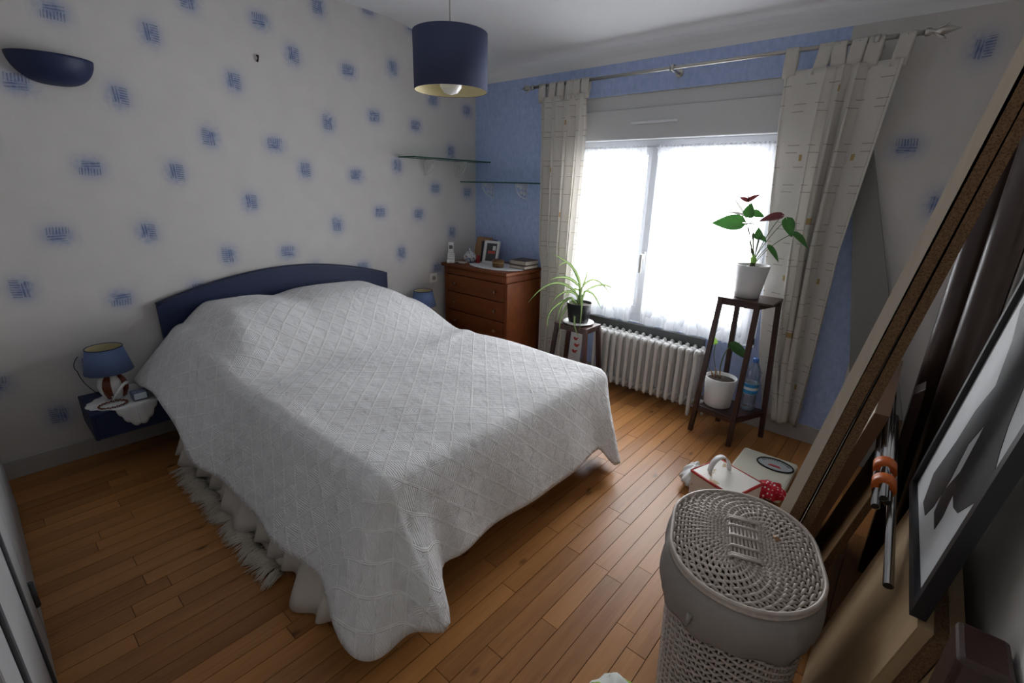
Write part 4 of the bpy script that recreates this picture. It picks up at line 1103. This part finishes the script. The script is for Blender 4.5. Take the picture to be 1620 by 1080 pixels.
DYS = [.02, -.06, .05, -.10, -.09, .06, -.02, .06, -.11, -.13, -.13, .03, .08, .10, .10]
for (a, m_, e), dy in zip(SP, DYS):
    p0 = Vector((cx + random.uniform(-.012, .012), cy + random.uniform(-.012, .012), .618))
    L_ = [p0] + through((a[0], cy + dy * .25, a[1]), (m_[0], cy + dy * .7, m_[1]), (e[0], cy + dy, e[1]), 12)
    wd = random.uniform(.0068, .0095); n = len(L_) - 1
    def PP(u, v, L_=L_, wd=wd, n=n):
        i = int(round(v * n)); p = L_[i]; tg = (L_[min(n, i + 1)] - L_[max(0, i - 1)]).normalized()
        sd = tg.cross(Vector((.35, -.9, .25))).normalized(); nn = sd.cross(tg)
        w_ = wd * (.55 + .45 * min(1, v * 4)) * (1 - v ** 3) + .0006
        return p + sd * (w_ * (u - .5) * 2) + nn * (.35 * w_ * abs(u - .5) * 2)
    MB().grid(PP, 4, n, lambda u, v: (u, v)).build('leaf', M['leaf_var'], t)
# printed card behind the low stand
t = empty('printed_card', (1.185, -.07, .106), 'white card printed with red birds behind the low plant stand', 'card')
MB().hexa([(1.128, -.085, .110), (1.236, -.085, .110), (1.236, -.081, .110), (1.128, -.081, .110), (1.128, -.052, .345), (1.236, -.052, .345), (1.236, -.048, .345), (1.128, -.048, .345)]).build('sheet', M['cardpaper'], t)
for (zx, zz, s_) in ((1.175, .285, .9), (1.19, .235, 1.0), (1.178, .185, 1.0)):
    yy = -.085 + (zz - .11) * .1404 - .0015
    MB().prism([(-.024, .004), (-.010, -.012), (.012, -.012), (.022, .006), (.030, .014), (.016, .014), (.002, .006), (-.014, .016)], lambda p: (zx + p[0] * s_, yy + p[1] * .14, zz + p[1] * s_), lambda p: (zx + p[0] * s_, yy + .001 + p[1] * .14, zz + p[1] * s_)).build('bird_print', M['red'], t)

# ------------------------------------------------------------------ grey tapered board on the window wall
o = MB().hexa([(3.02, -.10, .002), (3.29, -.10, .002), (3.29, -.082, .002), (3.02, -.082, .002), (2.685, -.034, 1.72), (2.752, -.034, 1.72), (2.752, -.016, 1.72), (2.685, -.016, 1.72)]).build('grey_board', M['greyboard'], bevel=.003)
tag(o, 'tapered grey board leaning on the wall right of the curtain', 'board')

# ------------------------------------------------------------------ scale, bag and cloth on the floor
t = empty('bathroom_scale', (2.70, -.61, 0), 'cream bathroom scale with round dial on the floor', 'bathroom scale')
SX0, SX1, SY0, SY1 = 2.565, 2.835, -.80, -.41
MB().box(SX0, SX1, SY0, SY1, .012, .052).build('body', M['scale'], t, bevel=.014)
dc = (2.742, -.510)
dp = [(dc[0] + .085 * math.cos(a), dc[1] + .060 * math.sin(a)) for a in [2 * PI * i / 28 for i in range(28)]]
di = MB().prism(dp, lambda p: (p[0], p[1], .0522), lambda p: (p[0], p[1], .0545)).build('dial', M['dial'], t)
MB().tube([(p[0], p[1], .055) for p in dp], .0045, 6, True).build('dial_ring', M['black'], di)
b = MB()
for i in range(15):
    a = PI * .12 + PI * .76 * i / 14; c_, s_ = math.cos(a), math.sin(a)
    b.tube([(dc[0] + .060 * c_, dc[1] + .042 * s_, .0552), (dc[0] + .074 * c_, dc[1] + .052 * s_, .0552)], .0013, 4)
b.build('dial_marks', M['black'], di)
MB().prism([(-.03, -.022), (.032, -.022), (.022, -.006), (-.018, -.006)], lambda p: (dc[0] + p[0], dc[1] + p[1], .0548), lambda p: (dc[0] + p[0], dc[1] + p[1], .0562)).build('red_needle', M['red'], di)
for (x_, y_) in ((2.60, -.76), (2.80, -.76), (2.60, -.45), (2.80, -.45)): MB().tube([(x_, y_, 0), (x_, y_, .014)], .014, 10).build('foot', M['black'], t)
t = empty('carrier_bag', (2.62, -.95, 0), 'white and red printed carton with white carry handle beside the scale', 'bag')
A = [(2.485, -1.02), (2.70, -1.10), (2.765, -.905), (2.55, -.83)]
b = MB().prism(A, lambda p: (p[0], p[1], .001), lambda p: (p[0], p[1], .155)); bo = b.build('carton', M['bag'], t, bevel=.004)
for i in range(4):
    p, q = Vector((*A[i], .150)), Vector((*A[(i + 1) % 4], .150)); MB().tube([p + (q - p) * .0, q], .007, 6).build('red_edge', M['red'], bo)
c0 = Vector((2.565, -.985, .158)); c1 = Vector((2.625, -.90, .158)); ax = (c1 - c0)
lo = []
for i in range(13):
    a = PI * i / 12; lo.append(c0 + ax * (.5 - .5 * math.cos(a)) + Vector((-.01, 0, .075 * math.sin(a))))
b = MB(); b.grid(lambda u, v: lo[int(round(u * 12))] + Vector((.012, -.010, 0)) * (v - .5) * 2, 12, 2); b.build('handle', M['plastic'], t, solid=.004)
def crumple(name, label, cat, cx, cy, z, sx, sy, sz, mt, seed, n=22, rough=.22):
    rr = random.Random(seed); ph = [rr.uniform(0, 6) for _ in range(8)]
    def P(u, v):
        a = 2 * PI * u; e = (v - .5) * PI
        d_ = 1 + rough * (math.sin(3 * a + ph[0]) * math.cos(2 * e + ph[1]) + .6 * math.sin(7 * a + 3 * e + ph[2]) + .4 * math.sin(11 * a - 5 * e + ph[3])) * math.cos(e)
        return (cx + sx * d_ * math.cos(a) * math.cos(e), cy + sy * d_ * math.sin(a) * math.cos(e), z + sz * (1 + math.sin(e) * (1 + .25 * math.sin(4 * a + ph[4]) * math.cos(e))))
    o = MB().grid(P, n * 2, n, ).build(name, mt, merge=True); return tag(o, label, cat)
crumple('polka_dot_cloth', 'crumpled red polka dot cloth between the scale and the basket', 'cloth', 2.790, -.840, .053, .062, .050, .042, M['dots'], 5)
crumple('white_cloth', 'white crumpled plastic wrap beside the printed carton', 'wrap', 2.455, -.885, .001, .050, .085, .05, M['plastic'], 8)
crumple('floral_cushion', 'green and white floral fabric bundle at the bottom edge before the basket', 'cushion', 2.715, -2.145, .001, .075, .085, .045, M['scrap'], 12, rough=.07)

# ------------------------------------------------------------------ laundry basket
bc = Vector((2.905, -1.915, 0)); th = math.radians(-71); ex = Vector((math.cos(th), math.sin(th), 0)); ey = Vector((-ex.y, ex.x, 0))
t = empty('laundry_basket', tuple(bc), 'whitewashed oval wicker laundry basket with lid in the foreground', 'laundry basket')
HB = .535
def stad(r, s, a0=.045):   # stadium outline, s in 0..1 -> (x,y,normal)
    per_ = 4 * a0 + 2 * PI * r; q = (s % 1) * per_
    if q < 2 * a0: return (a0 - q, r)
    q -= 2 * a0
    if q < PI * r: a = PI / 2 + q / r; return (-a0 + r * math.cos(a), r * math.sin(a))
    q -= PI * r
    if q < 2 * a0: return (-a0 + q, -r)
    q -= 2 * a0; a = -PI / 2 + q / r; return (a0 + r * math.cos(a), r * math.sin(a))
W3 = lambda x_, y_, z_: bc + ex * x_ + ey * y_ + Vector((0, 0, z_))
NST = 54
def rad(z): return .139 + .021 * z / HB
b = MB(); nrow = 52
for k_ in range(nrow):
    z_ = .014 + k_ * (HB - .02) / nrow
    pts = []
    for i in range(NST * 2):
        off = .0062 * (1 if (i // 2 + k_) % 2 else -1) * (1 if i % 2 == 0 else 0)
        x_, y_ = stad(rad(z_) + off, i / (NST * 2)); pts.append(W3(x_, y_, z_ + .0008 * math.sin(i)))
    b.tube(pts, .0040, 5, True)
tag(b.build('woven_side', M['wicker'], t), None, None, kind='stuff')
b = MB()
for i in range(NST):
    p0 = stad(rad(.0), i / NST); p1 = stad(rad(HB), i / NST)
    b.tube([W3(*p0, .004), W3(*p1, HB)], .0032, 5)
tag(b.build('stakes', M['wicker'], t), None, None, kind='stuff')
def lin(u, v): x_, y_ = stad(rad(v * (HB - .01)) - .006, u); return W3(x_, y_, .004 + v * (HB - .014))
MB().grid(lin, 60, 3).build('inner_shade', M['wicker_in'], t)  # dark sheet added behind the weave so its gaps look shaded
def liner(u, v):
    zz = HB + .010 - .135 * v - .014 * v * math.sin(2 * PI * u * 2 + 1.0); r_ = rad(HB) + .010 + .014 * math.sin(PI * min(1, v * 1.15)) ** .6 + .0035 * math.sin(2 * PI * u * 13) * v + .003 * math.sin(2 * PI * u * 7 + 1)
    x_, y_ = stad(r_, u); return W3(x_, y_, zz)
MB().grid(liner, 110, 12).build('cloth_liner', M['liner'], t, solid=.003)
x_, y_ = stad(rad(HB) + .012, .70)
MB().tube([W3(x_, y_, HB - .07), W3(x_ * 1.08, y_ * 1.08, HB - .055), W3(x_ * 1.1, y_ * 1.12, HB - .085)], [.006, .008, .004], 6).build('liner_tie', M['liner'], t)
# lid
lid = empty('lid', (0, 0, 0), None, None); del_ = lid; lid.parent = t; lid.location = (0, 0, HB + .012)
LZ = HB + .022
b = MB(); nr = 15
for k_ in range(nr):
    r_ = .038 + k_ * (.164 - .038) / (nr - 1); ns = 2 * max(14, int(11 + k_ * 1.45))
    ns2 = 58; pts = []
    for i in range(ns2 * 2):
        z_ = LZ + .010 * (1 - (r_ / .168) ** 2) + (.0055 * (1 if (i // 2 + k_) % 2 else -1) if i % 2 == 0 else 0)
        x_, y_ = stad(r_, i / (ns2 * 2)); pts.append(W3(x_, y_, z_))
    b.tube(pts, .0038, 5, True)
tag(b.build('woven_rings', M['wicker'], lid), None, None, kind='stuff')
b = MB()
for i in range(58):
    p0 = stad(.030, i / 58); p1 = stad(.169, i / 58)
    b.tube([W3(p0[0], p0[1], LZ + .010), W3((p0[0] + p1[0]) / 2, (p0[1] + p1[1]) / 2, LZ + .0085), W3(*p1, LZ)], .0034, 5)
tag(b.build('spokes', M['wicker'], lid), None, None, kind='stuff')
b = MB()
for i in range(8): b.tube([W3(-.078, -.0315 + i * .009, LZ + .013), W3(.078, -.0315 + i * .009, LZ + .013)], .0042, 6)
b.build('centre_sticks', M['wicker'], lid)
b = MB()
for q in (-.078, -.071, -.040, -.0, .040, .071, .078):
    b.tube([W3(q, -.040, LZ + .010), W3(q, -.030, LZ + .0205), W3(q, .030, LZ + .0205), W3(q, .040, LZ + .010)], .0036, 6)
b.build('centre_bands', M['wicker'], lid)
b = MB()
for (r_, dz) in ((.169, -.001), (.171, .006), (.1695, -.008)):
    b.tube([W3(*stad(r_, i / 96), LZ + dz) for i in range(96)], .0052, 6, True)
b.build('rim', M['wicker'], lid)
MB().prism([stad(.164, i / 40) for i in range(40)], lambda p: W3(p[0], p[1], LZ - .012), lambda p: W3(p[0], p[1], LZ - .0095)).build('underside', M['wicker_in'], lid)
MB().tube([W3(-.045, .075, LZ + .012), W3(-.030, .078, LZ + .018)], .006, 6).build('wooden_peg', M['tanbook'], lid)

# ------------------------------------------------------------------ boards leaning on the right wall
def lean_board(x0, s, y0, y1, z0, z1, th, xshift_far=0):
    # left face x = x0 + s z at the near end (y0), thickness th to the right
    P = lambda y, z, o_: (x0 + s * z + (xshift_far if y == y1 else 0) + o_, y, z)
    return [P(y0, z0, 0), P(y0, z0, th), P(y1, z0, th), P(y1, z0, 0), P(y0, z1, 0), P(y0, z1, th), P(y1, z1, th), P(y1, z1, 0)]
def panel(name, label, face_mat, core_mat, pts, skin=True, cat='board', group=None):
    ctr = ((pts[0][0] + pts[2][0]) / 2, (pts[0][1] + pts[2][1]) / 2, pts[0][2])
    t = empty(name, ctr, label, cat, group)
    MB().hexa(pts).build('core', core_mat, t)
    if skin:
        q = [list(p) for p in pts]
        f_ = [(p[0] - .0025, p[1], p[2]) for p in (pts[0], pts[3])], [(p[0] - .0025, p[1], p[2]) for p in (pts[4], pts[7])]
        e = .0003
        MB().hexa([f_[0][0], (pts[0][0] - e, *pts[0][1:]), (pts[3][0] - e, *pts[3][1:]), f_[0][1], f_[1][0], (pts[4][0] - e, *pts[4][1:]), (pts[7][0] - e, *pts[7][1:]), f_[1][1]]).build('laminate_face', face_mat, t)
    return t
GB = 'boards leaning on the right wall'
panel('pale_plank', 'tall pale beech plank leaning at the right, leftmost of the tall ones', M['pine'], M['pine'], lean_board(2.842, .174, -1.66, -1.53, .003, 2.08, .0275), False, 'plank', GB)
panel('chipboard_plank', 'tall brown chipboard plank leaning directly behind the pale plank', M['brownboard'], M['chip'], lean_board(2.873, .168, -1.66, -1.53, .003, 2.06, .027), False, 'plank', GB)
panel('chipboard_plank', 'tall brown chipboard plank leaning behind the dark gap, rightmost of the tall ones', M['brownboard'], M['chip'], lean_board(2.913, .1615, -1.66, -1.53, .003, 2.02, .021), False, 'plank', GB)
_cp = [o for o in bpy.data.objects if o.parent is None and o.name.startswith('chipboard_plank')][-1]
MB().hexa([(2.9005, -1.552, .01), (2.9125, -1.552, .01), (2.9125, -1.534, .01), (2.9005, -1.534, .01), (2.9005 + .168 * 2, -1.552, 2.0), (2.9125 + .1615 * 2, -1.552, 2.0), (2.9125 + .1615 * 2, -1.534, 2.0), (2.9005 + .168 * 2, -1.534, 2.0)]).build('gap_blocker', M['darkwood'], _cp)  # added dark strip that stops light showing through the gap between the planks
panel('board', 'shorter dark brown board with pale edge between the tall planks and the metal tubes', M['pine'], M['brownboard'], lean_board(2.918, .205, -1.40, -.75, .003, .80, .035), group=GB)
panel('board', 'thin brown board beside the tan plywood panel', M['ply'], M['chip'], lean_board(3.000, .220, -1.48, -.98, .003, .645, .018), group=GB)
panel('plywood_panel', 'wide tan plywood panel leaning behind the laundry basket', M['ply'], M['ply'], lean_board(3.098, .195, -2.08, -1.50, .003, .677, .020), group=GB)
panel('board', 'brown chipboard panel behind the tan plywood panel', M['brownboard'], M['chip'], lean_board(3.120, .195, -2.085, -1.45, .003, .668, .022), group=GB)
panel('board', 'short tan board standing behind the framed print', M['ply'], M['ply'], lean_board(3.150, .190, -2.13, -1.55, .003, .665, .020), group=GB)
o = MB().hexa([(3.236, -2.235, .003), (3.318, -2.235, .003), (3.318, -2.145, .003), (3.236, -2.145, .003), (3.256, -2.235, .775), (3.318, -2.235, .775), (3.318, -2.145, .775), (3.256, -2.145, .775)]).build('timber_post', M['darkwood'], bevel=.008)
tag(o, 'dark brown timber post end at the lower right corner', 'post')
o = MB().hexa([(3.165, -1.02, .003), (3.205, -1.02, .003), (3.205, -.92, .003), (3.165, -.92, .003), (3.165, -1.02, .76), (3.192, -1.02, .79), (3.192, -.92, .79), (3.165, -.92, .76)]).build('dark_plank', M['darkwood'], bevel=.003)
tag(o, 'dark wooden plank end standing between the tubes and the brown rolls', 'plank')
# rolls
for (x_, y_, r_, h_, lb) in ((3.215, -.80, .047, 2.05, 'dark brown rolled vinyl standing in the corner, left roll'), (3.268, -.93, .045, 1.98, 'dark brown rolled vinyl standing in the corner, right roll')):
    b = MB(); b.smooth = True
    pr_ = []
    for i in range(64):
        a = i / 64 * 2 * PI * 2.2; rr_ = r_ - .010 * i / 64
        pr_.append((x_ + rr_ * math.cos(a), y_ + rr_ * math.sin(a)))
    b.grid(lambda u, v: (*pr_[int(round(u * 63))], .003 + h_ * v), 63, 1)
    o = b.build('vinyl_roll', M['roll'], solid=.002); tag(o, lb, 'roll', 'brown rolls in the corner')
# metal tubes with orange tape
t = empty('tube_bundle', (3.135, -1.45, .66), 'bundle of metal tubes bound with orange tape lying on the boards', 'metal tubes')
T0 = Vector((3.148, -1.66, .650)); T1 = Vector((3.098, -1.02, .755))
for (ox, oz, a, e) in ((-.011, .0, 0, 1), (.012, .003, .04, 1), (.001, .021, .02, .97), (.026, -.022, -.34, .8)):
    p = T0 + (T1 - T0) * a + Vector((ox, 0, oz)); q = T0 + (T1 - T0) * e + Vector((ox, 0, oz))
    b = MB(); b.smooth = True
    b.tube([p, q], .0105, 16); tb = b.build('tube', M['chrome'], t)
    dv = (p - q).normalized(); MB().tube([p - dv * .002, p + dv * .0004], .0082, 14).build('tube_end', M['dark'], tb)  # dark disc painted as the shaded hollow of the capped tube
for a in (.10, .22):
    p = T0 + (T1 - T0) * a + Vector((.002, 0, .010)); q = T0 + (T1 - T0) * (a + .06) + Vector((.002, 0, .010))
    MB().tube([p, q], .027, 18).build('orange_tape', M['orange'], t)
# framed print
t = empty('framed_print', (3.24, -1.80, .675), 'black framed print of a dark figure leaning on the right wall', 'framed picture')
FX = lambda y, z: 3.214 + .12 * (z - .70) - .041 * (y + 1.7985) * 1.0
def slab(y0, y1, z0, z1, a, b_): return [(FX(y0, z0) + a, y0, z0), (FX(y0, z0) + b_, y0, z0), (FX(y1, z0) + b_, y1, z0), (FX(y1, z0) + a, y1, z0), (FX(y0, z1) + a, y0, z1), (FX(y0, z1) + b_, y0, z1), (FX(y1, z1) + b_, y1, z1), (FX(y1, z1) + a, y1, z1)]
Y0, Y1, Z0, Z1, FW = -2.041, -1.556, .70, 1.385, .020
b = MB().hexa(slab(Y0 - FW, Y1 + FW, Z0 - FW, Z0, -.008, .016)); b.hexa(slab(Y0 - FW, Y1 + FW, Z1, Z1 + FW, -.008, .016)); b.hexa(slab(Y0 - FW, Y0, Z0, Z1, -.008, .016)); b.hexa(slab(Y1, Y1 + FW, Z0, Z1, -.008, .016))
b.build('frame', M['frame_black'], t)
pp = MB().hexa(slab(Y0, Y1, Z0, Z1, .003, .010)).build('print', M['print_paper'], t)
fig = [(-1.609, 1.184), (-1.68, 1.13), (-1.741, 1.047), (-1.703, .974), (-1.69, .89), (-1.655, .783), (-1.704, .726), (-1.772, .731), (-1.795, .771), (-1.803, .843), (-1.785, .926), (-1.815, .987), (-1.823, .961), (-1.834, .883), (-1.80, .815), (-1.82, .771), (-1.882, .766), (-1.887, .802), (-1.869, .848), (-1.913, .842), (-1.952, .853), (-2.0, .908), (-2.02, .959), (-1.975, .997), (-1.939, 1.037), (-1.89, 1.12), (-1.86, 1.25), (-1.80, 1.32), (-1.70, 1.33), (-1.62, 1.27)]
MB().prism(fig, lambda p: (FX(*p) + .0020, *p), lambda p: (FX(*p) + .0028, *p)).build('dark_figure', M['ink'], pp)
MB().hexa(slab(Y0 + .0005, Y1 - .0005, Z0 + .0005, Z1 - .0005, -.002, .000)).build('glass', M['picture_glass'], t)
